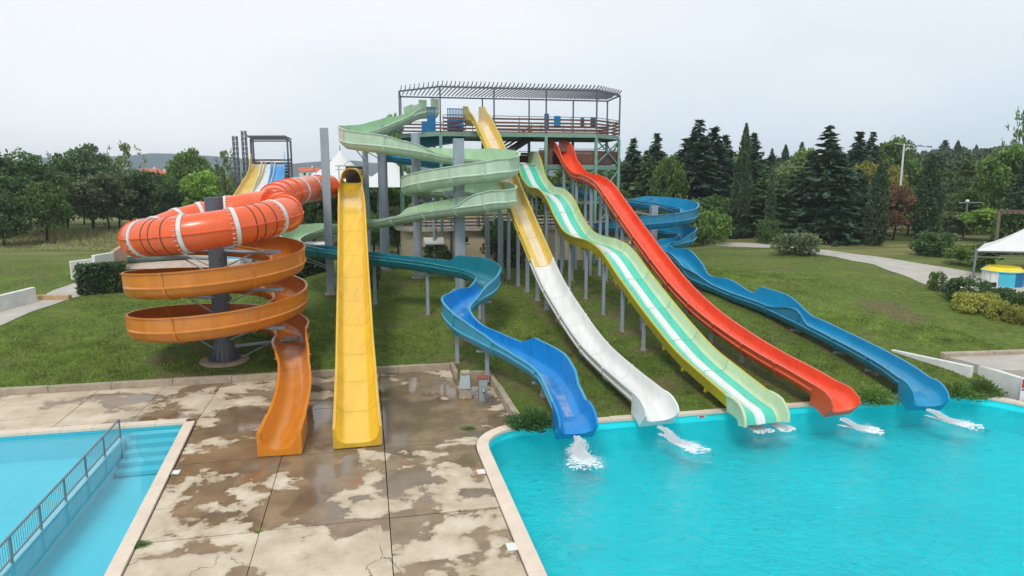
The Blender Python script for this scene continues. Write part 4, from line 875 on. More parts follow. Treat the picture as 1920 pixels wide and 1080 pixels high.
# ================================================================== BUILDING UNDER THE TOWER
BD = empty('service_building', D(11, 56, 2.2), 'low cream rendered building with flat roof under the slide tower', 'building')
def rpoly(a0, b0, a1, b1, r): return arc(a0+r, b0+r, r, 180, 270, 6)+arc(a1-r, b0+r, r, 270, 360, 6)+arc(a1-r, b1-r, r, 0, 90, 3)+arc(a0+r, b1-r, r, 90, 180, 3)
MB().prism([D(a, b) for a, b in rpoly(2.6, 52.2, 19.8, 60, 2.0)], 1.6, 4.85).build('wall', CREAMW, BD, 30)
MB().prism([D(a, b) for a, b in rpoly(2.2, 51.8, 20.2, 60.4, 2.2)], 4.85, 5.1).build('roof_slab', PATH, BD, 30)
for a in (7.2, 9.8, 13.4, 16.2):
    w = MB().frame(D(a, 52.19, 4.15), D(.42, 0), D(0, .04), Vector((0, 0, .2))).build('window', DARK, BD); MB().frame(D(a, 52.16, 3.92), D(.48, 0), D(0, .05), Vector((0, 0, .03))).build('sill', WHITEW, w)
dr = MB().frame(D(4.9, 52.19, 3.2), D(.55, 0), D(0, .05), Vector((0, 0, 1.0))).build('door', WHITEW, BD); MB().tube(D(5.3, 52.1, 3.2), D(5.3, 52.1, 3.4), .03, n=8).build('handle', STEELD, dr)
MB().add([D(4.2, 52.1, 4.4), D(5.7, 52.1, 4.4), D(5.7, 51.2, 4.0), D(4.2, 51.2, 4.0), D(4.2, 52.1, 4.32), D(5.7, 52.1, 4.32), D(5.7, 51.2, 3.92), D(4.2, 51.2, 3.92)], [(0, 1, 2, 3), (4, 7, 6, 5), (0, 3, 7, 4), (1, 5, 6, 2), (3, 2, 6, 7), (0, 4, 5, 1)]).build('awning', TENT, BD)
MB().tube(D(6.3, 52.1, 2.2), D(6.3, 52.1, 4.8), .08, n=10).build('downpipe', STEELD, BD, 40)
for p, q in (((4.4, 51.9), (18, 51.9)), ((18, 51.9), (20.1, 54)), ((2.3, 54), (4.4, 51.9))): railing(BD, p, q, 5.1, n=4, gap=True)
# ================================================================== PAVILION TENTS
def pav(px, ptop, y0, Y, wpx, label):
    b = at(px, y0, Y); w = wpx/F*Y; top = at(px, ptop, Y); zb = ztf(b.x, b.y); t = empty('pavilion_tent', (b.x, b.y, zb), label, 'tent', 'white peaked pavilion tents')
    n = 24; rings = 8; vs = []; fs = []; h = top.z-b.z
    for j in range(rings+1):
        f_ = j/rings
        for k in range(n):
            an = 2*math.pi*(k+.5)/n; sq = min(1/abs(math.cos(an)) if abs(math.cos(an)) > 1e-6 else 9, 1/abs(math.sin(an)) if abs(math.sin(an)) > 1e-6 else 9)
            rr = w/2*(.5*f_+.5*f_*f_)*(1+(sq-1)*f_*f_)+.05
            vs.append((b.x+rr*math.cos(an), b.y+rr*math.sin(an), b.z+h*(1-f_)**1.0))
    for j in range(rings):
        for k in range(n): fs.append((j*n+k, j*n+(k+1) % n, (j+1)*n+(k+1) % n, (j+1)*n+k))
    MB().add(vs, fs).build('membrane', TENT, t, 60); MB().tube((b.x, b.y, b.z+h-.05), (b.x, b.y, b.z+h+.5), .06, .02, n=8).build('finial', STEELD, t)
    for sx in (-1, 1):
        for sy in (-1, 1): MB().tube((b.x+sx*w*.48, b.y+sy*w*.48, zb-.2), (b.x+sx*w*.49, b.y+sy*w*.49, b.z+.05), .07, n=8).build('pole', STEELD, t, 40)
pav(640, 282, 350, 66, 170, 'larger white peaked tent just left of the yellow slide top'); pav(735, 296, 350, 64, 130, 'smaller white peaked tent behind the pale green coils')
pav(590, 322, 352, 72, 70, 'low white peaked tent far left behind the grey column')
# ================================================================== FAR LEFT START TOWER
t = empty('start_tower', at(505, 420, 66), 'grey steel start tower with open rafter roof far left', 'tower')
def q_(px, py, Y): return at(px, py, Y)
zf = q_(505, 322, 66).z; zr = q_(505, 262, 66).z
c4 = [(474, 65), (542, 65), (548, 68.5), (478, 68.5)]
base4 = [at(px, 330, Y) for px, Y in c4]
for p in base4: MB().box((p.x, p.y, (ztf(p.x, p.y)+zr)/2), (.14, .14, zr-ztf(p.x, p.y)), 0).build('post', STEELD, t)
for i in range(4):
    p, q = base4[i], base4[(i+1) % 4]
    for z in (zr, zf, zf-.8 if i else zf): MB().bar((p.x, p.y, z), (q.x, q.y, z), .1, .12).build('beam', STEELD, t)
    if i in (1, 2, 3):
        for k in range(4): MB().bar((p.x, p.y, zf+.25+.3*k), (q.x, q.y, zf+.25+.3*k), .04, .16).build('plank', WOOD, t)
    if i: MB().bar((p.x, p.y, zf-3), (q.x, q.y, zf-.2), .08, .08).build('brace', STEELD, t)
MB().prism(base4, zf-.1, zf).build('platform', STEELD, t)
for k in range(15):
    a_ = base4[0].lerp(base4[1], k/14); b_ = base4[3].lerp(base4[2], k/14); MB().bar((a_.x-.1, a_.y-.5, zr+.28), (b_.x, b_.y+.3, zr+.18), .06, .14).build('rafter', STEELD, t)
for px, top, lab in ((445, 255, 'dark lattice mast left of the far start tower, the shorter one'), (462, 245, 'dark lattice mast touching the far start tower, the taller one')):
    p = at(px, 330, 64); z0 = ztf(p.x, p.y); z1 = at(px, top, 64).z; m = empty('lattice_mast', (p.x, p.y, z0), lab, 'mast', 'lattice masts')
    for sx in (-1, 1):
        for sy in (-1, 1): MB().bar((p.x+sx*.2, p.y+sy*.2, z0-.2), (p.x+sx*.16, p.y+sy*.16, z1), .07, .07).build('leg', STEELD, m)
    k = 0; z = z0
    while z < z1-.4:
        s_ = 1 if k % 2 else -1; mb = MB()
        for sy in (-1, 1): mb.bar((p.x-s_*.19, p.y+sy*.18, z), (p.x+s_*.19, p.y+sy*.18, z+.45), .04, .04); mb.bar((p.x+sy*.18, p.y-s_*.19, z), (p.x+sy*.18, p.y+s_*.19, z+.45), .04, .04)
        mb.build('lacing', STEELD, m); z += .45; k += 1
# ================================================================== TREES
def quads(c, size, aspect=1.6, up=0.0, dirs=None):
    """leaf shaped quads at the points c"""
    n = len(c); d = RNG.normal(size=(n, 3)) if dirs is None else dirs+RNG.normal(size=(n, 3))*.45
    d[:, 2] += up; d /= np.linalg.norm(d, axis=1)[:, None]
    e = np.cross(d, RNG.normal(size=(n, 3))); e /= np.linalg.norm(e, axis=1)[:, None]
    s = np.asarray(size)*RNG.uniform(.65, 1.35, n); a = d*(s*aspect/2)[:, None]; b = e*(s/2)[:, None]
    return np.stack([c-a, c+b*.9, c+a, c-b*.9], 1)
def puffs(n, R3, shell=.55, top=.25):
    d = RNG.normal(size=(n, 3)); d[:, 2] += top; d /= np.linalg.norm(d, axis=1)[:, None]; return d*RNG.uniform(shell, 1, n)[:, None]*np.array(R3)
def broad_crown(npuff=46, nleaf=190, R3=(1, 1, 1), pr=(.2, .38), leaf=.085, lobes=None):
    """unit crown centred at 0, radius about 1"""
    c = puffs(npuff, R3); r = RNG.uniform(*pr, npuff); out = []
    for k in range(npuff):
        d = RNG.normal(size=(nleaf, 3)); d[:, 2] += .35; d /= np.linalg.norm(d, axis=1)[:, None]
        out.append(c[k]+d*(r[k]*RNG.uniform(.45, 1.08, nleaf)**.7)[:, None]*np.array([1, 1, .75]))
    # a few loose sprigs that break the outline
    p = np.concatenate(out); sp = puffs(int(npuff*1.6), np.array(R3)*1.12, .9); e = (sp[:, None, :]+RNG.normal(size=(len(sp), 9, 3))*.05).reshape(-1, 3)
    return quads(np.concatenate([p, e]), leaf)
def fir_crown(h=1.0, r=.23, levels=34, droop=.35, nb=9, nl=15, bottom=.06, leaf=.022, power=.85):
    cs = []; ds = []
    for i in range(levels):
        f = i/(levels-1); z = bottom+(h-bottom)*f**.92; rad = r*(1-f)**power*RNG.uniform(.75, 1.15)+.006
        for j in range(nb if f < .8 else 5):
            an = RNG.uniform(0, 2*np.pi); L = rad*RNG.uniform(.6, 1.18); t = np.sqrt(RNG.uniform(.04, 1, nl if f < .85 else 6)); sp = RNG.normal(size=(len(t),))*.16*(1.05-t)+RNG.normal(size=len(t))*.05
            dr = np.stack([np.cos(an+sp), np.sin(an+sp), -droop*t*.6+.1], 1)
            cs.append(np.stack([np.cos(an+sp)*L*t, np.sin(an+sp)*L*t, z-droop*L*t**2+.16*L*t**4], 1)+RNG.normal(size=(len(t), 3))*.004); ds.append(dr)
    c = np.concatenate(cs); d = np.concatenate(ds); return quads(c, leaf, 2.4, 0, d)
def cypress_crown(n=6500, r=.085, leaf=.012):
    z = RNG.uniform(.02, 1, n); prof = np.interp(z, [0, .08, .3, .6, .85, 1], [.5, .85, 1, .92, .55, .05]); an = RNG.uniform(0, 2*np.pi, n)
    bulge = 1+.16*np.sin(an*4+z*17)+.12*np.sin(an*7-z*31); rad = r*prof*bulge*RNG.uniform(.55, 1.08, n)
    c = np.stack([np.cos(an)*rad, np.sin(an)*rad, z], 1); d = np.stack([np.cos(an)*.35, np.sin(an)*.35, np.ones(n)], 1); return quads(c, leaf, 2.6, 0, d)
def trunk_mesh(h, r, lean=0.0, limbs=5, spread=.5):
    mb = MB(); pts = [Vector((lean*h*f**1.5+.03*h*math.sin(f*5), .03*h*math.cos(f*4)-.03*h, h*f)) for f in (0, .25, .5, .75, 1)]
    for k in range(4): mb.tube(pts[k], pts[k+1], r*(1-.2*k), r*(1-.2*(k+1)), n=8)
    for k in range(limbs):
        an = k*2.4+.5; s = pts[2].lerp(pts[4], k/max(1, limbs)); e = s+Vector((math.cos(an)*spread, math.sin(an)*spread, spread*random.uniform(.6, 1.1))); mb.tube(s, e, r*.42, r*.12, n=6)
    return mb
PROTO = {}
def proto(key, fn):
    if key not in PROTO: PROTO[key] = fn()
    return PROTO[key]
def crown_mesh(kind, var, mat):
    key = (kind, var, mat.name)
    if key in PROTO: return PROTO[key]
    gk = ('geo', kind, var)
    if gk not in PROTO:
        if kind == 'broad': v = broad_crown(44+var*6, 150, (1, 1, .95), leaf=.075)
        elif kind == 'airy': v = broad_crown(26, 85, (1, 1, 1.1), (.12, .24), leaf=.07)
        elif kind == 'shrub': v = broad_crown(30, 130, (1, 1, .8), (.25, .42), leaf=.085)
        elif kind == 'fir': v = fir_crown(r=(.20, .25, .17)[var], droop=(.35, .5, .25)[var])
        elif kind == 'cedar': v = fir_crown(r=.34, levels=16, droop=.08, nb=14, nl=24, leaf=.028, power=.6, bottom=.14)
        elif kind == 'cypress': v = cypress_crown(r=(.075, .095, .06)[var])
        elif kind == 'juniper':
            c = puffs(900, (1, 1, .5), .2); c[:, 2] = abs(c[:, 2])*(.7+.3*np.sin(c[:, 0]*6+c[:, 1]*5)); d = c/np.linalg.norm(c, axis=1)[:, None]+np.array([0, 0, .35]); cc = (c[:, None, :]+d[:, None, :]*np.linspace(-.16, .16, 5)[None, :, None]).reshape(-1, 3); v = quads(cc, .055, 2.2, 0, np.repeat(d, 5, 0))
        PROTO[gk] = v
    m = npmesh('crown', PROTO[gk].reshape(-1, 3), 4, mat); PROTO[key] = m; return m
def tree(name, px, top, base, wpx, Y, kind, mat, label, var=0, group=None, trunk=True, lean=0.0, cat='tree', zb=None, rot=None, depth=None):
    """placed by where its foot stands at distance Y"""
    p = at(px, base, Y); z0 = ztf(p.x, p.y) if zb is None else zb; ztop = at(px, top, Y).z; h = ztop-z0; w = wpx/F*Y
    o = empty(name, (p.x, p.y, z0), label, cat, group); rot = random.uniform(0, 6.28) if rot is None else rot
    c = mobj('crown', crown_mesh(kind, var, mat), o); c.rotation_euler = (0, 0, rot)
    if kind in ('fir', 'cypress', 'cedar'):
        nat = {'fir': (.27, .32, .25)[var], 'cypress': (.20, .23, .17)[var], 'cedar': .55}[kind]; s = w/nat; c.scale = (s, s, h)
        if trunk: trunk_mesh_obj(o, h*.6, max(.07, h*.010), 0, 0, 0)
    elif kind in ('shrub', 'juniper'):
        s = w/2/1.15; c.scale = (s, s*(depth or 1), h/1.75 if kind == 'shrub' else h/.75); c.location = (0, 0, h*.42 if kind == 'shrub' else -.02)
        if trunk: trunk_mesh_obj(o, h*.5, .05, 0, 3, h*.3)
    else:
        ch = h*(.86 if kind == 'broad' else .8); s = w/2/1.15; c.scale = (s, s*(depth or 1), ch/2/1.08); c.location = (lean*h*.5, 0, h-ch/2)
        if trunk: trunk_mesh_obj(o, h*.75, max(.1, h*.02), lean, 7, w*.22)
    return o
def trunk_mesh_obj(o, h, r, lean, limbs, spread):
    mb = trunk_mesh(h, r, lean, limbs, spread); L = wloc(o); mb.v = [(v[0]+L.x, v[1]+L.y, v[2]+L.z-.1) for v in mb.v]; return mb.build('trunk', BARK, o, 50)
# ---- left wood
GL_ = 'trees of the wood on the left'
tree('broadleaf_tree', 30, 278, 455, 190, 74, 'broad', LF_DARK, 'large dark leafy tree at the left edge of the picture', 0)
tree('broadleaf_tree', -70, 285, 460, 170, 72, 'broad', LF_DARK, 'dark leafy tree cut off by the left edge of the picture', 1)
tree('broadleaf_tree', 8, 355, 470, 110, 66, 'broad', LF_DARK, 'low dark tree with foliage near the ground in the left corner of the wood', 2)
tree('broadleaf_tree', 88, 338, 452, 92, 70, 'broad', LF_MID, 'small lighter green tree with two thin trunks in front of the left wood', 1, lean=.05)
tree('pine_tree', 176, 272, 440, 105, 88, 'broad', LF_FIR2, 'dark pointed pine rising above the left wood', 2, trunk=True)
tree('broadleaf_tree', 205, 322, 432, 120, 80, 'broad', LF_OLIVE, 'greyish olive tree with a leaning dark trunk at the field edge', 0, lean=-.12)
tree('broadleaf_tree', 246, 272, 430, 82, 96, 'airy', LF_PALE, 'tall airy pale tree poking above the left wood', 0)
tree('broadleaf_tree', 128, 300, 440, 110, 86, 'broad', LF_DARK, 'dark tree behind the small lighter tree on the left', 2)
tree('broadleaf_tree', 120, 290, 440, 60, 92, 'airy', LF_DARK, 'thin dark tree top between the big left tree and the pine', 0)
tree('broadleaf_tree', 283, 318, 425, 110, 84, 'broad', LF_DARK, 'dark rounded tree right of the greyish olive tree', 1)
tree('broadleaf_tree', 335, 338, 425, 96, 82, 'broad', LF_DARK, 'dark low tree behind the middle of the orange tube', 0)
tree('broadleaf_tree', 366, 280, 430, 84, 92, 'broad', LF_MID, 'mid green tree rising above the red roofs', 2)
tree('broadleaf_tree', 398, 318, 425, 104, 78, 'broad', LF_LIGHT, 'bright green bushy tree left of the lattice masts', 1)
tree('broadleaf_tree', 432, 286, 420, 62, 76, 'airy', LF_OLIVE, 'slim airy tree beside the shorter lattice mast', 0)
tree('broadleaf_tree', 345, 310, 430, 70, 110, 'broad', LF_MID, 'distant green tree in front of the red roofed houses', 0)
for px, top, w, Y, lab in ((225, 350, 90, 90, 'dark tree directly behind the greyish olive tree'), (60, 310, 120, 92, 'dark tree deep behind the small lighter tree'), (160, 340, 110, 95, 'dark tree below the pointed pine'), (310, 365, 80, 86, 'low dark tree below the red roofs'), (-30, 330, 140, 90, 'dark tree deep in the wood at the left picture edge'), (255, 365, 80, 92, 'low dark tree below the tall airy pale tree'), (-140, 290, 190, 84, 'dark tree just outside the left picture edge'), (425, 365, 70, 80, 'low tree at the foot of the lattice masts'), (375, 370, 70, 84, 'low dark tree below the bright green bushy tree')):
    tree('broadleaf_tree', px, top, 440, w, Y, 'broad', random.choice([LF_DARK, LF_DARK, LF_MID]), lab, random.randint(0, 2), GL_)
# ---- behind the tents and under the coils
for px, top, w, Y, m, lab in ((560, 335, 70, 74, LF_DARK, 'dark tree between far start tower and white tents'), (590, 360, 90, 64, LF_DARK, 'dark tree behind the left grey column'), (665, 352, 110, 70, LF_DARK, 'dark tree under the larger white tent'), (735, 352, 90, 68, LF_MID, 'green tree behind the two round grey columns'), (745, 385, 66, 55, LF_OLIVE, 'olive shrub tree between grey columns left of the cream building'), (745, 218, 60, 72, LF_LIGHT, 'light green tree top peeping over the pale green slide start'), (700, 395, 70, 58, LF_DARK, 'dark bushy tree between the grey columns beside the yellow slide'), (520, 375, 100, 56, LF_DARK, 'dark tree behind the orange tube bend'), (1085, 300, 120, 80, LF_MID, 'green tree seen through the lower tower frame'), (1000, 310, 100, 84, LF_DARK, 'dark tree seen between the white and wave slides'), (1130, 330, 90, 74, LF_DARK, 'dark tree behind the right tower legs')):
    tree('broadleaf_tree', px, top, 470, w, Y, 'broad', m, lab, random.randint(0, 2))
# ---- right wood: named individuals
NG = 'conifers of the right wood'
for a in ((1183, 262, 455, 62, 84, 'fir', LF_FIR, 'slim dark fir just right of the slide tower', 0), (1226, 252, 450, 66, 88, 'fir', LF_FIR, 'dark fir right of the tower, second in the row', 2), (1208, 285, 450, 70, 82, 'fir', LF_FIR2, 'lower green fir between the two firs nearest the tower', 1),
          (1303, 228, 445, 100, 80, 'fir', LF_FIR, 'tallest broad dark fir behind the blue loop', 1), (1331, 242, 445, 96, 82, 'fir', LF_FIR, 'dark fir touching the tallest broad fir on its right', 0), (1282, 262, 445, 90, 84, 'fir', LF_FIR, 'dark fir touching the tallest broad fir on its left', 2), (1352, 256, 445, 70, 88, 'fir', LF_FIR, 'dark fir between the tallest firs and the tall cypress', 0),
          (1389, 233, 432, 36, 74, 'cypress', LF_CYP, 'tallest slender cypress standing by the lawn', 0), (1377, 300, 432, 28, 73, 'cypress', LF_CYP, 'shorter cypress stem grown against the tallest cypress', 2), (1404, 252, 440, 62, 86, 'fir', LF_FIR, 'pointed dark fir right behind the tallest cypress', 0),
          (1432, 322, 440, 110, 76, 'cedar', LF_FIR2, 'layered light green cedar right of the tallest cypress', 0), (1441, 330, 446, 24, 70, 'cypress', LF_CYP, 'thin low cypress in front of the layered cedar', 2), (1493, 300, 448, 105, 72, 'cedar', LF_FIR2, 'layered green conifer with a thin bare trunk', 0),
          (1540, 240, 455, 112, 70, 'fir', LF_FIR, 'big dark fir in the middle of the right wood', 1), (1567, 290, 455, 84, 69, 'fir', LF_FIR, 'dark fir leaning against the big middle fir', 0), (1510, 290, 450, 70, 76, 'fir', LF_FIR, 'dark narrow fir left of the big middle fir', 2),
          (1597, 249, 440, 66, 92, 'fir', LF_FIR, 'pointed dark fir behind the yellow green tree', 2), (1622, 250, 440, 62, 94, 'fir', LF_FIR, 'dark fir with spreading top left of the light round tree', 1), (1600, 320, 455, 80, 74, 'fir', LF_FIR, 'dark fir left of the shorter cypress pair', 1),
          (1639, 308, 462, 46, 66, 'cypress', LF_CYP, 'broad dark cypress left of the rust brown tree', 1), (1735, 292, 446, 52, 70, 'cypress', LF_CYP, 'broad dark cypress right of the rust brown tree', 1), (1745, 310, 446, 36, 71, 'cypress', LF_CYP, 'smaller cypress stem joined to the broad right cypress', 0), (1915, 270, 450, 70, 62, 'fir', LF_FIR, 'dark conifer cut by the right edge behind the pergola', 1)):
    tree('conifer' if a[5] != 'cypress' else 'cypress_tree', *a[:8], var=a[8])
for a in ((1363, 283, 440, 80, 96, LF_LIGHT, 'light green round tree glimpsed left of the tallest cypress', 0), (1470, 305, 440, 80, 92, LF_PALE, 'pale straw green tree behind the layered conifers', 1), (1500, 280, 440, 80, 96, LF_LIGHT, 'yellowish green tree left behind the big middle fir', 2), (1660, 256, 440, 96, 100, LF_MID, 'light green round tree top left of the lamp mast', 0), (1612, 300, 450, 66, 86, LF_YEL, 'yellow green tree between dark firs', 1), (1668, 312, 450, 50, 94, LF_YEL, 'pale yellow tree top above the rust brown tree', 2), (1674, 345, 446, 78, 72, LF_BROWN, 'rust brown dried tree between the two broad cypresses', 1), (1880, 268, 450, 120, 76, LF_MID, 'large green leafy tree at the right above the pergola', 0), (1795, 330, 440, 110, 92, LF_DARK, 'dark leafy tree right of the broad right cypress', 1), (1770, 365, 440, 84, 84, LF_DARK, 'low dark tree behind the broad right cypress', 2), (1710, 350, 440, 80, 84, LF_DARK, 'dark tree behind the rust brown tree', 0), (1840, 300, 440, 110, 104, LF_FIR2, 'dark green tree left of the large right tree', 2), (1250, 290, 450, 70, 78, LF_MID, 'green leafy tree between the firs right of the tower', 1), (1560, 330, 450, 70, 84, LF_MID, 'green tree hidden behind the big middle fir', 2)):
    tree('broadleaf_tree', a[0], a[1], a[2], a[3], a[4], 'broad', a[5], a[6], a[7])
tree('broadleaf_tree', 1893, 210, 450, 62, 80, 'airy', LF_MID, 'tall thin leafy top rising above everything at the right', 0)
for k, (px, top, w, Y, m) in enumerate(((1190, 400, 90, 74, LF_DARK), (1240, 385, 90, 76, LF_MID), (1320, 372, 90, 74, LF_DARK), (1352, 365, 80, 77, LF_MID), (1410, 372, 80, 78, LF_DARK), (1465, 368, 80, 79, LF_MID), (1520, 380, 90, 77, LF_DARK), (1575, 372, 80, 76, LF_DARK), (1605, 355, 80, 79, LF_MID), (1700, 372, 80, 78, LF_MID), (1790, 372, 90, 80, LF_DARK), (1830, 350, 90, 82, LF_MID), (1860, 390, 90, 70, LF_LIGHT), (1770, 395, 70, 74, LF_OLIVE))):
    tree('understory_bush', px, top, 446, w*1.25, Y, 'broad', m, 'leafy undergrowth '+('just right of the tower', 'behind the blue loop column', 'under the tallest broad fir', 'left of the tallest cypress', 'right of the tallest cypress', 'behind the thin low cypress', 'left under the big middle fir', 'right under the big middle fir', 'below the yellow green tree', 'right of the rust brown tree', 'right of the broad right cypress', 'left of the large right tree', 'in front of the large right tree', 'above the dark round bush')[k], k % 3, 'undergrowth of the right wood', cat='bush')
for k in range(22):
    px = 1175+k*33+random.uniform(-10, 10); kind = 'fir' if k % 3 else 'broad'
    tree('background_tree', px, random.uniform(286, 318), 440, 95 if kind == 'broad' else 66, random.uniform(97, 108), kind, (LF_FIR2, LF_FIR, LF_DARK, LF_MID)[k % 4], 'indistinct tree in the dense green back rows of the right wood', k % 3, 'dense back rows of the right wood', trunk=False)
# ---- far wooded hill (one mass)
def far_wood():
    out = []
    for k in range(620):
        y = RNG.uniform(112, 300); u = RNG.uniform(.14, 1.05) if RNG.random() < .7 else RNG.uniform(-.95, .14); x = u*y
        g = broad_small[RNG.integers(0, 4)]; z = ztf(x, y); sky = np.interp(u, [-1, -.35, -.1, .2, .35, .5, .75, 1.05], [315, 328, 330, 318, 300, 290, 274, 272])
        top = 9+(330-sky-RNG.uniform(-3, 22))/F*y; s = RNG.uniform(2.6, 4.6); hh = max(1.5, (top-z)/2)
        if u < .1 and y < 150: continue
        out.append(g*np.array([s, s, max(s*.8, hh/1.1)])+np.array([x, y, top-max(s*.8, hh/1.1)*1.1]))
    me = npmesh('far_wood', np.concatenate(out).reshape(-1, 3), 4, leafm('far_wood_leaf', (.085, .14, .05), tr=.15)); tag(mobj('far_wood', me), 'wooded hill far behind the right trees', 'wood', kind='stuff')
broad_small = [broad_crown(18, 60, (1, 1, 1), (.25, .45), leaf=.14) for _ in range(4)]
far_wood()
for px, top, w, Y, k, lab in ((1790, 264, 24, 190, 'cypress', 'distant slim cypress on the skyline left of the tall thin leafy top'), (1766, 264, 46, 175, 'fir', 'distant bushy fir on the skyline above the broad right cypress'), (1500, 268, 34, 150, 'fir', 'distant fir tip left of the big middle fir'), (1470, 272, 28, 150, 'cypress', 'distant dark tip above the pale straw green tree'), (1825, 272, 20, 200, 'cypress', 'distant thin tip furthest right on the skyline'), (1445, 280, 26, 140, 'fir', 'distant fir tip above the layered cedar'), (1160, 300, 40, 120, 'fir', 'distant fir tip touching the tower corner'), (1020, 300, 22, 120, 'cypress', 'distant cypress tip seen under the top deck')):
    tree('conifer', px, top, 330, w, Y, k, LF_FIR, lab, 0, 'distant tree tops on the skyline')
# ---- shrubs
def shrub(name, px, top, base, w, Y, mat, label, kind='shrub', group=None, depth=None, z=None): return tree(name, px, top, base, w, Y, kind, mat, label, random.randint(0, 2) if kind == 'shrub' else 0, group, kind == 'shrub', cat='shrub', depth=depth, zb=z)
def gY(px, py, z): return onground(gr(px, py, z)).y
rose = shrub('rose_bush', 1492, 434, 478, 100, gY(1492, 477, 2.3), LF_OLIVE, 'rounded shrub with white flowers beside the far path')
fl = quads(np.array([[RNG.normal(.15, .5), -.55+RNG.normal(0, .25), 1.25+RNG.normal(0, .3)] for _ in range(50)])*np.array([1.6, 1, 1]), .13, 1.1); mobj('flowers', npmesh('flowers', fl.reshape(-1, 3), 4, LF_FLOWER), rose)
shrub('round_bush', 1757, 428, 482, 90, gY(1757, 480, 2.3), LF_DARK, 'dark round bush right of the broad cypress behind the path'); shrub('round_bush', 1822, 456, 500, 96, gY(1822, 498, 2.3), LF_MID, 'green round bush behind the white canopy')
shrub('small_tree_bush', 1757, 505, 546, 36, gY(1757, 545, 2.2), LF_MID, 'small bushy sapling on the path edge'); shrub('round_bush', 1812, 514, 568, 82, gY(1812, 566, 2.1), LF_DARK, 'round clipped dark bush at the corner of the bank')
for k, (px, top, base, w, lab) in enumerate(((1812, 545, 585, 56, 'yellow green low shrub below the clipped round bush'), (1845, 545, 588, 50, 'second yellow green shrub from the clipped bush'), (1905, 568, 606, 46, 'yellow green shrub at the right picture edge'), (1872, 560, 600, 44, 'yellow green shrub between the dark hedge mounds'))):
    shrub('golden_shrub', px, top, base, w, gY(px, base, 1.9), leafm('golden_leaf', (.36, .36, .08)), lab)
shrub('round_bush', 1885, 538, 590, 80, gY(1885, 586, 2.0), LF_DARK, 'dark mounded bush below the white canopy'); shrub('round_bush', 1935, 548, 600, 80, gY(1935, 596, 2.0), LF_DARK, 'dark mounded bush cut by the right picture edge')
for px, top, base, w, z, lab in ((998, 757, 797, 120, .1, 'low spreading juniper beside the blue slide end'), (1632, 716, 748, 130, .15, 'low juniper between the red and blue slide ends'), (1790, 706, 738, 120, .2, 'low juniper right of the blue slide end'), (1838, 702, 735, 90, .25, 'low juniper against the white stair wall')):
    shrub('juniper', px, top, base, w, gY(px, base, z), LF_HEDGE if px < 1100 else LF_MID, lab, 'juniper', depth=.8)
shrub('round_bush', 820, 455, 490, 60, 52, LF_OLIVE, 'grey green bush in front of the cream wall'); shrub('round_bush', 940, 405, 505, 80, 51, LF_DARK, 'big dark bush under the white slide'); shrub('round_bush', 975, 425, 505, 70, 50, LF_DARK, 'dark bush right behind the white slide posts')
shrub('round_bush', 850, 430, 490, 36, 53, LF_FIR2, 'narrow upright bush beside the square column'); shrub('round_bush', 700, 490, 530, 40, 44.5, LF_OLIVE, 'small bush right of the yellow slide under the teal chute'); shrub('round_bush', 1275, 360, 440, 90, 66, LF_MID, 'light leafy shrub behind the upper blue loop'); shrub('round_bush', 1330, 385, 432, 90, 68, LF_MID, 'green shrub right of the blue loop'); shrub('round_bush', 1440, 405, 446, 50, 68, LF_DARK, 'dark shrub at the foot of the thin cypress')
# clipped hedges
def hedge(p0, p1, w, h, label):
    p0, p1 = onground(p0), onground(p1)
    d = (p1-p0); L = d.length; t_ = d/L; nr = Vector((-t_.y, t_.x, 0)); n = int(L*h*260+L*w*260); c = []
    for _ in range(n):
        s, q, z = random.uniform(0, L), random.uniform(-w/2, w/2), random.uniform(0, h); f_ = random.random()
        if f_ < .45: q = random.choice((-1, 1))*w/2
        elif f_ < .75: z = h
        elif f_ < .85: s = random.choice((0, L))
        p = p0+t_*s+nr*q+Vector((0, 0, z))+Vector([random.gauss(0, .06) for _ in range(3)]); c.append((p.x, p.y, p.z))
    o = empty('hedge', tuple((p0+p1)/2), label, 'hedge'); L0 = np.array(wloc(o)); mobj('foliage', npmesh('foliage', quads(np.array(c)-L0, .13).reshape(-1, 3), 4, LF_HEDGE), o)
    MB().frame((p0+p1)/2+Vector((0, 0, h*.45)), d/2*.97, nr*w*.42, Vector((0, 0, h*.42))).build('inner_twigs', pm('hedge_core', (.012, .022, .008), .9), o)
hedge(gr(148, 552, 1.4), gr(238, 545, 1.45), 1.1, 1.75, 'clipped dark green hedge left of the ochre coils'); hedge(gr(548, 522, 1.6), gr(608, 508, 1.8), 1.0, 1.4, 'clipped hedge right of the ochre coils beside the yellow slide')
# tall dry grass at the edge of the left wood
c = []
for _ in range(5200):
    px = random.uniform(-80, 330); y = random.uniform(62, 84); x = (px-960)/F*y; c.append((x, y))
c = np.array(c); n = len(c); z = zt(c[:, 0], c[:, 1]); h = RNG.uniform(.3, .9, n)*np.clip((c[:, 1]-60)/18, .3, 1.2); w_ = RNG.uniform(.03, .06, n); le = RNG.normal(size=(n, 2))*.18
v = np.zeros((n, 3, 3)); v[:, 0] = np.stack([c[:, 0]-w_, c[:, 1], z], 1); v[:, 1] = np.stack([c[:, 0]+w_, c[:, 1], z], 1); v[:, 2] = np.stack([c[:, 0]+le[:, 0], c[:, 1]+le[:, 1], z+h], 1)
tag(mobj('tall_grass', npmesh('tall_grass', v, 3, LF_RUSH)), 'tall dry grass along the edge of the left wood', 'grass', kind='stuff')
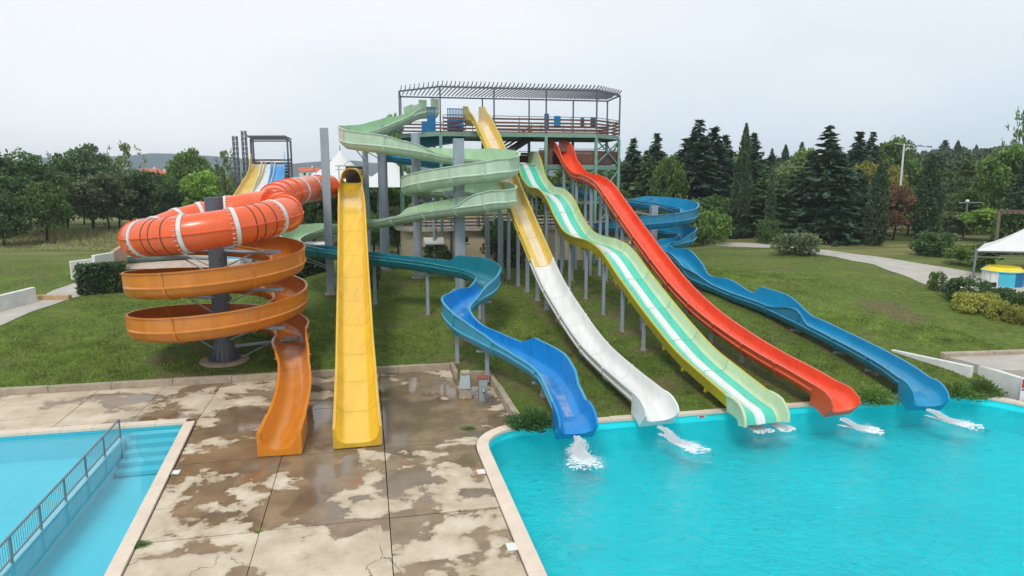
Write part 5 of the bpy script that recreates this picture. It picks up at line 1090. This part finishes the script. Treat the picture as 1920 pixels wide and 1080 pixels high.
# weeds in the slab joints
for a, b, s, lab in ((-5.75, 17.2, .28, 'tuft of weeds beside the left pool coping'), (-2.95, 17.25, .14, 'small weed at the crossing of two slab joints'), (3.35, 23.3, .3, 'weed patch at the pool corner by the pump boxes'), (-6.1, 21.4, .16, 'small weed by the left pool edge near the orange slide end')):
    o = mobj('weed', crown_mesh('juniper', 0, LF_MID), None, D(a, b, -.01)); o.scale = (s, s*.7, s*.45); tag(o, lab, 'weed', 'weeds in the deck joints')
# ================================================================== SMALL THINGS
# pump boxes on the deck
GREYBOX = pm('weathered_grey_box', rgb(150, 158, 160), .6, .15, 8, dirt=.4); RUSTT = pm('rusty_red_top', rgb(150, 84, 66), .8, .3, 8)
t = empty('pump_box', gr(872, 748, 0), 'squat grey box with sloping lid and concrete foot on the deck corner', 'box'); p = gr(872, 748, 0)
MB().box((p.x, p.y+.2, .22), (.52, .5, .44), R(8)).build('foot', CONC, t, bevel=.02)
MB().add([p+Vector(v) for v in ((-.24, -.1, .44), (.24, -.1, .44), (.24, .42, .44), (-.24, .42, .44), (-.2, .2, .98), (.2, .2, .98), (.2, .42, .98), (-.2, .42, .98))], [(0, 3, 2, 1), (4, 5, 6, 7), (0, 1, 5, 4), (1, 2, 6, 5), (2, 3, 7, 6), (3, 0, 4, 7)]).build('lid', GREYBOX, t, bevel=.02)
MB().box((p.x, p.y+.3, 1.04), (.36, .3, .12), R(8)).build('cap', CONC, t, bevel=.02)
t = empty('meter_box', gr(905, 753, 0), 'upright grey box with red top and small lever on the deck corner', 'box'); p = gr(905, 753, 0)
MB().box((p.x, p.y+.15, .47), (.36, .34, .94), R(8)).build('cabinet', GREYBOX, t, bevel=.015); MB().box((p.x, p.y+.15, .98), (.42, .4, .08), R(8)).build('top', RUSTT, t, bevel=.01)
MB().bar((p.x+.08, p.y-.05, .5), (p.x+.16, p.y-.2, .05), .06, .06).build('lever', STEELD, t); MB().tube((p.x+.05, p.y-.08, .42), (p.x+.05, p.y-.02, .5), .05, n=10).build('valve', GALV, t); MB().box((p.x-.14, p.y-.03, .5), (.05, .02, .8), R(8)).build('edge_strip', STEELD, t)
MB().box(tuple(D(3.62, 27.3, .06)), (.14, 1.6, .12), R(12)).build('concrete_step', CONC, kerb, bevel=.02)
# drain plates
for px, py, w, lab in ((960, 1026, .26, 'small white drain plate beside the pool coping near the bottom'), (902, 885, .24, 'small white drain plate beside the pool coping further up'), (330, 886, .22, 'small white drain plate beside the left pool coping')):
    p = gr(px, py, 0); tag(ground_loc(MB().box((p.x, p.y, .012), (w, w*1.3, .02), R(12)).build('drain_plate', WHITEW)), lab, 'drain plate', 'drain plates')
# depth marks on the pool wall
RED = pm('sign_red', rgb(196, 44, 48), .5); BLU = pm('sign_blue', rgb(40, 60, 140), .5); SGNW = pm('sign_white', (.8, .8, .8), .5)
for a, lab in ((5.75, 'white plate with red and blue mark on pool wall near left blue slide end'), (12.35, 'white plate with red and blue mark on pool wall beside wave slide end')):
    t = empty('depth_plate', D(a, 23.03, -.2), lab, 'plate', 'plates on the pool wall'); MB().frame(D(a, 23.035, -.13), D(.17, 0), D(0, .01), Vector((0, 0, .055))).build('plate', SGNW, t)
    MB().frame(D(a+.02, 23.02, -.115), D(.11, 0), D(0, .004), Vector((0, 0, .016))).build('mark', RED, t); MB().frame(D(a-.02, 23.02, -.15), D(.10, 0), D(0, .004), Vector((0, 0, .012))).build('mark', BLU, t)
# concrete rests for the slide ends on the pool edge
for px, py, lab in ((1208, 778, 'white concrete rest under the white slide end'), (1532, 752, 'white concrete rest under the red slide end'), (1697, 738, 'white concrete rest under the right blue slide end')):
    p = gr(px, py, .05); tag(ground_loc(MB().box((p.x-.0, p.y+.1, .2), (.24, .4, .36), R(12)).build('concrete_rest', WHITEW, bevel=.02)), lab, 'block', 'concrete rests on the pool edge')
# white stair walls at the right
def slopewall(name, p, q, zt0, zt1, zb0, zb1, th, label):
    d = (q-p).normalized(); nr = Vector((-d.y, d.x, 0))*th; vs = []
    for o_ in (Vector((0, 0, 0)), nr): vs += [Vector((p.x, p.y, zb0))+o_, Vector((q.x, q.y, zb1))+o_, Vector((q.x, q.y, zt1))+o_, Vector((p.x, p.y, zt0))+o_]
    o = MB().add(vs, [(0, 1, 2, 3), (7, 6, 5, 4), (0, 4, 5, 1), (3, 2, 6, 7), (0, 3, 7, 4), (1, 5, 6, 2)]).build(name, WHITEW, bevel=.02); tag(ground_loc(o), label, 'wall')
p, q = onground(gr(1670, 658, .6)), onground(gr(1818, 709, .3)); slopewall('stair_wall', p, q, p.z+.06, q.z+.52, p.z-.3, q.z-.3, .22, 'white sloping wall tapering into the lawn beside the right blue slide')
p, q = onground(gr(1782, 673, .6)), gr(1912, 745, .05); slopewall('stair_wall', p, q, p.z+.12, q.z+.8, p.z-.3, q.z-.3, .22, 'white wall running from the patio down to the pool corner')
for k in range(9): p = onground(gr(1782+k*5, 672+k*3.4, .6)); tag(ground_loc(MB().box((p.x, p.y, p.z+random.uniform(0, .06)), (random.uniform(.2, .5), random.uniform(.15, .3), .16), random.uniform(0, 3)).build('rubble_stone', CONC, bevel=.04)), 'broken concrete chunk lying between the two white walls', 'rubble', 'rubble between the white walls')
sg = empty('warning_sign', gr(1915, 748, 0), 'red, white and blue notice at the end of the right white wall', 'sign'); p = gr(1918, 749, 0)
MB().box((p.x+.1, p.y, .42), (.5, .04, .95)).build('board', SGNW, sg); MB().box((p.x+.1, p.y-.03, .68), (.46, .02, .36)).build('red_field', RED, sg); MB().box((p.x+.1, p.y-.03, .42), (.46, .02, .05)).build('blue_line', BLU, sg)
MB().box((p.x+.1, p.y-.045, .72), (.3, .01, .04)).build('text_bar', SGNW, sg); MB().box((p.x+.1, p.y-.045, .63), (.22, .01, .03)).build('text_bar', SGNW, sg)
# white canopy with posts at the right
t = empty('canopy', gr(1880, 530, 2.2), 'white peaked canopy on grey posts at the right edge', 'canopy'); Yc = 47.5
c0 = at(1830, 470, 46.5); zc_ = c0.z; x0, x1, y0, y1 = c0.x, c0.x+13.0, 46.5, 55.0; mxy = Vector(((x0+x1)/2, (y0+y1)/2, zc_+1.9))
cs = [Vector((x0, 46.5, zc_)), Vector((x0+8, 45, zc_)), Vector((x0+10.5, 51, zc_)), Vector((x0*51.5/46.5+.6, 51.5, zc_))]; mxy = (cs[0]+cs[1]+cs[2]+cs[3])/4+Vector((0, 0, 1.9)); vs = []; fs = []
n = 6
for i in range(4):
    for j in range(n+1):
        f_ = j/n; e = cs[i].lerp(cs[(i+1) % 4], .5)
        for k in range(n+1):
            g_ = k/n; b_ = cs[i].lerp(cs[(i+1) % 4], g_); pnt = b_.lerp(mxy, f_); pnt.z = zc_+1.9*f_**1.25; vs.append(pnt)
    o_ = i*(n+1)**2
    for j in range(n):
        for k in range(n): q = o_+j*(n+1)+k; fs.append((q, q+1, q+n+2, q+n+1))
MB().add(vs, fs).build('membrane', TENT, t, 60)
for i in range(4):
    p, q = cs[i], cs[(i+1) % 4]; MB().tube((p.x, p.y, ztf(p.x, p.y)-.2), (p.x, p.y, zc_+.15), .08, n=10).build('post', GALV, t, 40); MB().bar(p-Vector((0, 0, .05)), q-Vector((0, 0, .05)), .06, .08).build('eave_beam', GALV, t); MB().bar(p-Vector((0, 0, .42)), q-Vector((0, 0, .42)), .05, .06).build('truss_chord', GALV, t)
    for k in range(10): a_ = p.lerp(q, k/10)-Vector((0, 0, .05 if k % 2 else .42)); b_ = p.lerp(q, (k+1)/10)-Vector((0, 0, .42 if k % 2 else .05)); MB().bar(a_, b_, .03, .03).build('truss_web', STEELD, t)
# round kiosk with yellow cover
YC = fib('yellow_cover', rgb(240, 212, 30)); CYANP = pm('cyan_panel', rgb(70, 190, 220), .5, .1); p = onground(gr(1902, 541, 2.0)); t = empty('round_kiosk', p, 'round counter with blue and pale panels and a yellow cover under the canopy', 'kiosk'); z0 = p.z; rk = 1.2
for k in range(16):
    a0, a1 = 2*math.pi*k/16, 2*math.pi*(k+1)/16; c = [Vector((p.x+rk*math.cos(a), p.y+rk+rk*math.sin(a), 0)) for a in (a0+.01, a1-.01)]
    MB().add([(*c[0][:2], z0), (*c[1][:2], z0), (*c[1][:2], z0+1.05), (*c[0][:2], z0+1.05)], [(0, 1, 2, 3)]).build('panel', BLUEP if 12 <= k <= 15 else CYANP if k in (11, 10, 0) else WHITEW, t)
MB().tube((p.x, p.y+rk, z0+.0), (p.x, p.y+rk, z0+1.0), rk-.04, n=16).build('body', WHITEW, t); MB().tube((p.x, p.y+rk, z0+1.05), (p.x, p.y+rk, z0+1.3), rk+.06, rk-.25, n=24).build('cover', YC, t, 30); MB().tube((p.x, p.y+rk, z0+1.0), (p.x, p.y+rk, z0+1.06), rk+.08, n=24).build('rim', CYANP, t, 30)
# pergola with climbing plant
t = empty('pergola', gr(1880, 470, 2.3), 'rustic timber pergola overgrown with a green climber behind the canopy', 'pergola'); TIM = pm('pergola_timber', rgb(120, 106, 90), .9, .2, 3); q = [at(1874, 398, 58), at(1960, 398, 58), at(1874, 398, 62), at(1960, 398, 62)]
for c in q: MB().tube((c.x, c.y, ztf(c.x, c.y)-.2), (c.x, c.y, c.z), .16, .13, n=10).build('post', TIM, t, 40)
MB().bar(q[0], q[1], .22, .24).build('beam', TIM, t); MB().bar(q[2], q[3], .22, .24).build('beam', TIM, t); MB().bar(q[0], q[2], .22, .2).build('beam', TIM, t)
for k in range(9): MB().bar(q[0].lerp(q[1], k/8)+Vector((0, -.4, .16)), q[2].lerp(q[3], k/8)+Vector((0, .4, .16)), .12, .12).build('rafter', TIM, t)
L0 = np.array(wloc(t)); cc = np.stack([RNG.uniform(q[0].x+.6, q[1].x, 2600), RNG.uniform(58.2, 59.5, 2600), RNG.uniform(2.5, q[0].z-.2, 2600)], 1)-L0; mobj('climber', npmesh('climber', quads(cc, .22).reshape(-1, 3), 4, LF_MID), t)
# bench
p = onground(gr(1853, 556, 1.8)); t = empty('bench', p, 'small dark bench beside the clipped bushes at the right', 'bench'); MB().box((p.x, p.y, p.z+.45), (1.1, .38, .06)).build('seat', DARK, t); MB().box((p.x, p.y+.2, p.z+.7), (1.1, .05, .3)).build('backrest', DARK, t)
for sx in (-.45, .45): MB().box((p.x+sx, p.y, p.z+.22), (.06, .34, .44)).build('leg', DARK, t)
# lamp masts
p = at(1690, 330, 88); z0 = ztf(p.x, p.y); zt_ = at(1690, 270, 88).z; t = empty('lamp_mast', (p.x, p.y, z0), 'tall pale lamp mast with cross arm above the right wood', 'lamp mast')
MB().tube((p.x, p.y, z0), (p.x, p.y, zt_), .16, .1, n=10).build('pole', WHITEW, t, 40); MB().bar((p.x-1.0, p.y, zt_), (p.x+3.6, p.y, zt_-.4), .1, .1).build('cross_arm', STEEL, t)
for dx in (-.9, 2.0, 3.2): MB().box((p.x+dx, p.y, zt_+.08-(dx+1)*.09), (.55, .3, .14)).build('lamp_head', STEEL, t)
p = at(1811, 404, 74); z0 = ztf(p.x, p.y); zt_ = at(1811, 378, 74).z; t = empty('small_lamp', (p.x, p.y, z0), 'short lamp post with a round white head in the far meadow', 'lamp post'); MB().tube((p.x, p.y, z0), (p.x, p.y, zt_), .13, .1, n=10).build('pole', GALV, t, 40)
o = MB().tube((p.x, p.y, zt_), (p.x, p.y, zt_+.22), .2, .12, n=12).build('lamp_head', WHITEW, t, 50); MB().bar((p.x-.9, p.y, zt_-.1), (p.x+1.6, p.y, zt_-.1), .07, .07).build('cross_arm', STEEL, t)
# left side walls and children's corner
def wall(p, q, h, th, mat, label, name='low_wall'):
    p = onground(p); q = onground(q)
    d = (q-p); L = d.length; n_ = Vector((-d.y, d.x, 0)).normalized(); o = MB().frame((p+q)/2+Vector((0, 0, h/2)), d/2, n_*th/2, Vector((0, 0, h/2+.15))).build(name, mat, bevel=.02); return tag(ground_loc(o), label, 'wall')
wall(gr(-80, 605, 1.3), gr(66, 566, 1.35), .75, .3, WHITEW, 'low weathered white wall beside the left footpath'); wall(gr(134, 524, 1.45), gr(178, 518, 1.5), 1.1, .28, WHITEW, 'first white wall section left of the orange tube'); wall(gr(178, 519, 1.5), gr(214, 512, 1.5), 1.35, .3, WHITEW, 'second white wall section, standing a little taller'); wall(gr(214, 512, 1.5), gr(236, 494, 1.55), 1.4, .28, pm('flaking_wall', rgb(190, 160, 140), .9, .3, 2, dirt=.6), 'flaking pinkish wall section beside the orange tube'); 
wall(gr(70, 562, 1.35), gr(132, 562, 1.4), .14, .3, pm('ochre_step', rgb(190, 156, 116), .9, .15, 2), 'low ochre step across the left footpath', 'path_step')
t = empty('fallen_chute', gr(300, 494, 1.6), 'grey green slide trough lying on the paved terrace behind the spiral', 'slide trough'); pp = [onground(gr(238, 494, 2)), onground(gr(300, 490, 2)), onground(gr(350, 487, 2))]
slide_run(t, [(*(p_+Vector((0, 0, .15))), .9, .4, .4) for p_ in pp], chute_prof, lambda i, n: [PGI, fib('grey_green_trough', rgb(120, 150, 140))], 3, .25)
PADB = pm('padding_pool_blue', rgb(90, 190, 225), .3); c = onground(gr(438, 489, 2)); pl = empty('paddling_pool', c, 'small light blue paddling pool on the terrace behind the spiral column', 'pool'); MB().box((c.x, c.y, c.z+.12), (3.2, 2.6, .3), R(12)).build('rim', WHITEW, pl, bevel=.05); MB().box((c.x, c.y, c.z+.23), (2.9, 2.3, .1), R(12)).build('water_sheet', PADB, pl)
c = onground(gr(585, 478, 2)); t = empty('inflatable_boat', c, 'blue and white children’s boat shape behind the grey column', 'boat'); MB().box((c.x, c.y, c.z+.5), (3.2, 1.4, .9), R(5)).build('hull', BLUEP, t, bevel=.2); MB().box((c.x, c.y-.1, c.z+.98), (3.3, 1.5, .18), R(5)).build('gunwale', WHITEW, t, bevel=.05)
# stray branch on the lawn
p = gr(835, 532, 1.7); q = gr(858, 526, 1.75); z = ztf(p.x, p.y)+.12; tag(ground_loc(MB().tube((p.x, p.y, z), (q.x, q.y, z+.1), .05, n=8).tube(((p.x+q.x)/2, (p.y+q.y)/2, z+.05), (q.x-.2, q.y+.9, z+.5), .04, n=8).build('fallen_pipe', WHITEW)), 'pale bent pipe lying on the lawn under the teal chute', 'pipe')
# red roofed houses far left
for px, py, Y, w, dd, lab in ((302, 336, 300, 9, 12, 'white house with red tiled roof behind the left wood'), (330, 340, 280, 7, 10, 'smaller red roofed house right of the first'), (284, 330, 330, 8, 9, 'red roofed house highest up behind the left wood'), (580, 328, 330, 9, 10, 'flat far house with reddish roof right of the far start tower')):
    p = at(px, py, Y); zb = p.z-3.2; t = empty('house', (p.x, p.y, zb), lab, 'house'); a_ = R(18); MB().box((p.x, p.y, zb+1.6), (w, dd, 6.4), a_).build('wall', WHITEW, t)
    ex, ey = Vector((math.cos(a_), math.sin(a_), 0)), Vector((-math.sin(a_), math.cos(a_), 0)); o = Vector((p.x, p.y, zb+4.8)); vs = [o-ex*(w/2+.5)-ey*(dd/2+.5), o+ex*(w/2+.5)-ey*(dd/2+.5), o+ex*(w/2+.5)+ey*(dd/2+.5), o-ex*(w/2+.5)+ey*(dd/2+.5), o-ex*(w/2+.5)+Vector((0, 0, 1.9)), o+ex*(w/2+.5)+Vector((0, 0, 1.9))]
    rf = MB().add(vs, [(0, 1, 5, 4), (3, 4, 5, 2), (0, 4, 3), (1, 2, 5), (0, 3, 2, 1)]).build('roof', ROOFT, t); MB().box(tuple(o+ex*1.5+Vector((0, 0, 1.9))), (.8, .8, 1.6), a_).build('chimney', WHITEW, rf)
    for k in (-1, 1):
        for zz in (1.4, 3.6): c = Vector((p.x, p.y, zb+zz))+ex*k*w*.25-ey*(dd/2+.02); MB().frame(c, ex*.5, ey*.04, Vector((0, 0, .65))).build('window', DARK, t)
# far hills
def hills():
    xs = np.linspace(-1900, 900, 140); prof = .62*np.interp(960+F*xs/1250, [-1000, 60, 140, 230, 290, 350, 420, 470, 540, 575, 610, 660, 800, 1800], [30, 55, 68, 72, 78, 74, 64, 58, 48, 54, 60, 54, 36, 15])+1.6*np.sin(xs*.02)+1.0*np.sin(xs*.057)+.6*np.sin(xs*.15)
    vs = []; fs = []; m = len(xs); bands = 9
    for j in range(bands):
        f_ = j/(bands-1)
        for i in range(m): vs.append((xs[i], 950+f_*350, 2+prof[i]*math.sin(f_*math.pi/2)**1.1+(2*math.sin(xs[i]*.035+j*1.7)*f_*(1-f_)*2)))
    for i in range(m): vs.append((xs[i], 1400, 0))
    for j in range(bands):
        for i in range(m-1): q = j*m+i; fs.append((q, q+1, q+m+1, q+m))
    tag(MB().add(vs, fs).build('hills', pm('wooded_hill_haze_tint', (.045, .082, .085), .9, .35, .03), smooth=80), 'distant wooded hills with haze blue put into their colour', kind='structure')  # bluish base colour paints in part of the distance haze
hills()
# ================================================================== WATER SPLASHES
ico = [Vector(v).normalized() for v in ((0, 1, 1.6), (0, -1, 1.6), (0, 1, -1.6), (0, -1, -1.6), (1, 1.6, 0), (-1, 1.6, 0), (1, -1.6, 0), (-1, -1.6, 0), (1.6, 0, 1), (-1.6, 0, 1), (1.6, 0, -1), (-1.6, 0, -1))]
icf = [(0, 1, 8), (0, 8, 4), (0, 4, 5), (0, 5, 9), (0, 9, 1), (1, 6, 8), (8, 6, 10), (8, 10, 4), (4, 10, 2), (4, 2, 5), (5, 2, 11), (5, 11, 9), (9, 11, 7), (9, 7, 1), (1, 7, 6), (3, 6, 7), (3, 7, 11), (3, 11, 2), (3, 2, 10), (3, 10, 6)]
def foam_material():
    m, t_, n, l = nodemat('soft_foam'); o = n('ShaderNodeOutputMaterial'); g = n('ShaderNodeNewGeometry'); a = n('ShaderNodeTexNoise'); a.inputs['Scale'].default_value = 9; a.inputs['Detail'].default_value = 7; a.inputs['Roughness'].default_value = .7; l(g.outputs['Position'], a.inputs['Vector'])
    at_ = n('ShaderNodeAttribute'); at_.attribute_name = 'den'; ad = n('ShaderNodeMath'); ad.operation = 'ADD'; l(a.outputs[0], ad.inputs[0]); l(at_.outputs['Fac'], ad.inputs[1]); mr = n('ShaderNodeMapRange'); mr.inputs[1].default_value = .98; mr.inputs[2].default_value = 1.32; mr.inputs[4].default_value = .97; l(ad.outputs[0], mr.inputs[0])
    tr = n('ShaderNodeBsdfTransparent'); df = n('ShaderNodeBsdfDiffuse'); df.inputs[0].default_value = (.88, .92, .94, 1); ms = n('ShaderNodeMixShader'); l(mr.outputs[0], ms.inputs[0]); l(tr.outputs[0], ms.inputs[1]); l(df.outputs[0], ms.inputs[2]); l(ms.outputs[0], o.inputs[0]); return m
FOAMS = foam_material()
fm_, ft_, fn_, fl_ = nodemat('spray'); fo_ = fn_('ShaderNodeOutputMaterial'); fd_ = fn_('ShaderNodeBsdfDiffuse'); fd_.inputs[0].default_value = (.88, .92, .94, 1); fx_ = fn_('ShaderNodeBsdfTransparent'); fs_ = fn_('ShaderNodeMixShader'); fs_.inputs[0].default_value = .92; fl_(fx_.outputs[0], fs_.inputs[1]); fl_(fd_.outputs[0], fs_.inputs[2]); fl_(fs_.outputs[0], fo_.inputs[0]); FOAMT = fm_
def foam_sheet(s, d, nr, L, width, par):
    nu, nv = 26, 16; vs_ = []; den = []
    for i in range(nu):
        for j in range(nv):
            f_ = i/(nu-1)*1.5; q = (j/(nv-1)*2-1); c = s+d*(L*f_)+nr*(q*width*(.5+1.0*f_)+.08*math.sin(f_*7)); vs_.append((c.x, c.y, -.327+.012*math.sin(i*1.7+j*2.3))); den.append(max(0, .95*(1-q*q)*(1-abs(f_-.5)**2/1.0)))
    o = MB().add(vs_, [(i*nv+j, i*nv+j+1, (i+1)*nv+j+1, (i+1)*nv+j) for i in range(nu-1) for j in range(nv-1)]).build('foam_film', FOAMS, par, 80)
    o.data.attributes.new('den', 'FLOAT', 'POINT').data.foreach_set('value', den)
def splash(start, px, py, label, width=.35, n=420, lift=.18):
    e = gr(px, py, -.33); s = Vector(start); d = e-s; d.z = 0; L = d.length; d /= L; nr = Vector((-d.y, d.x, 0)); mb = MB()
    for k in range(n*6):
        f_ = random.random()**.75; sp = width*(.22+1.0*f_)*random.gauss(0, .6); c = s+d*(L*f_*random.uniform(.92, 1.1))+nr*(sp+.1*math.sin(f_*9))
        hgt = max(0, s.z+.33)*(1-f_)**2+lift*max(0, 1-abs(f_-.35)*1.6)*random.random()**2.5*max(0, 1-abs(sp)/width)
        c.z = -.33+hgt; r_ = random.uniform(.005, .017)*(1.3-f_*.6); sq = 1 if hgt > .06 else .5
        mb.add([c+Vector((v.x*r_*random.uniform(.7, 1.5), v.y*r_*random.uniform(.7, 1.5), v.z*r_*sq)) for v in ico], icf)
    for k in range(420):      # thin foam patches spreading on the surface
        f_ = random.uniform(.1, 1.25); an = random.uniform(0, 6.28); q_r = width*random.uniform(.6, 1.3)*f_; c = s+d*(L*f_+.15*math.cos(an))+nr*q_r*math.sin(an); c.z = -.326; r_ = random.uniform(.015, .05)
        mb.add([c+Vector((v.x*r_*1.6, v.y*r_, v.z*.008)) for v in ico], icf)
    so_ = tag(ground_loc(mb.build('water_splash', FOAMT, smooth=80)), label, 'splash', 'splashes at the slide ends', 'stuff'); foam_sheet(s, d, nr, L, width, so_)
def endp(A_, L=.95): p = Vector(A_[0][-1, :3]); d = p-Vector(A_[0][-4, :3]); d.z = 0; d.normalize(); q = p+d*L; q.z = -.1; return q
splash(endp(Ag, .95), 1095, 868, 'white splash in front of the left blue slide end', .42, 520); splash(endp(Aw), 1300, 840, 'white splash trailing from the white slide end', .3, 420); splash(endp(Ar), 1635, 806, 'white splash trailing from the red slide end', .3, 420); splash(endp(Ab), 1815, 797, 'white splash trailing from the right blue slide end', .3, 420)
p = gr(1395, 792, -.33); splash((p.x, p.y, -.2), 1428, 806, 'small white splash below the left lane of the wave slide', .3, 240, .35); p = gr(1435, 786, -.33); splash((p.x, p.y, -.2), 1470, 802, 'small white splash below the right lane of the wave slide', .25, 200, .35)

# ================================================================== HAZE
hz_m, hz_t, hn, hl_ = nodemat('thin_haze'); ho = hn('ShaderNodeOutputMaterial'); hv = hn('ShaderNodeVolumePrincipled'); hv.inputs['Color'].default_value = (.80, .90, 1.0, 1); hv.inputs['Density'].default_value = .00034; hv.inputs['Anisotropy'].default_value = .0; hl_(hv.outputs[0], ho.inputs['Volume'])
tag(MB().box((0, 650, 25), (4600, 1700, 62)).build('haze', hz_m), 'thin blue haze over the far hills', 'haze', kind='stuff')
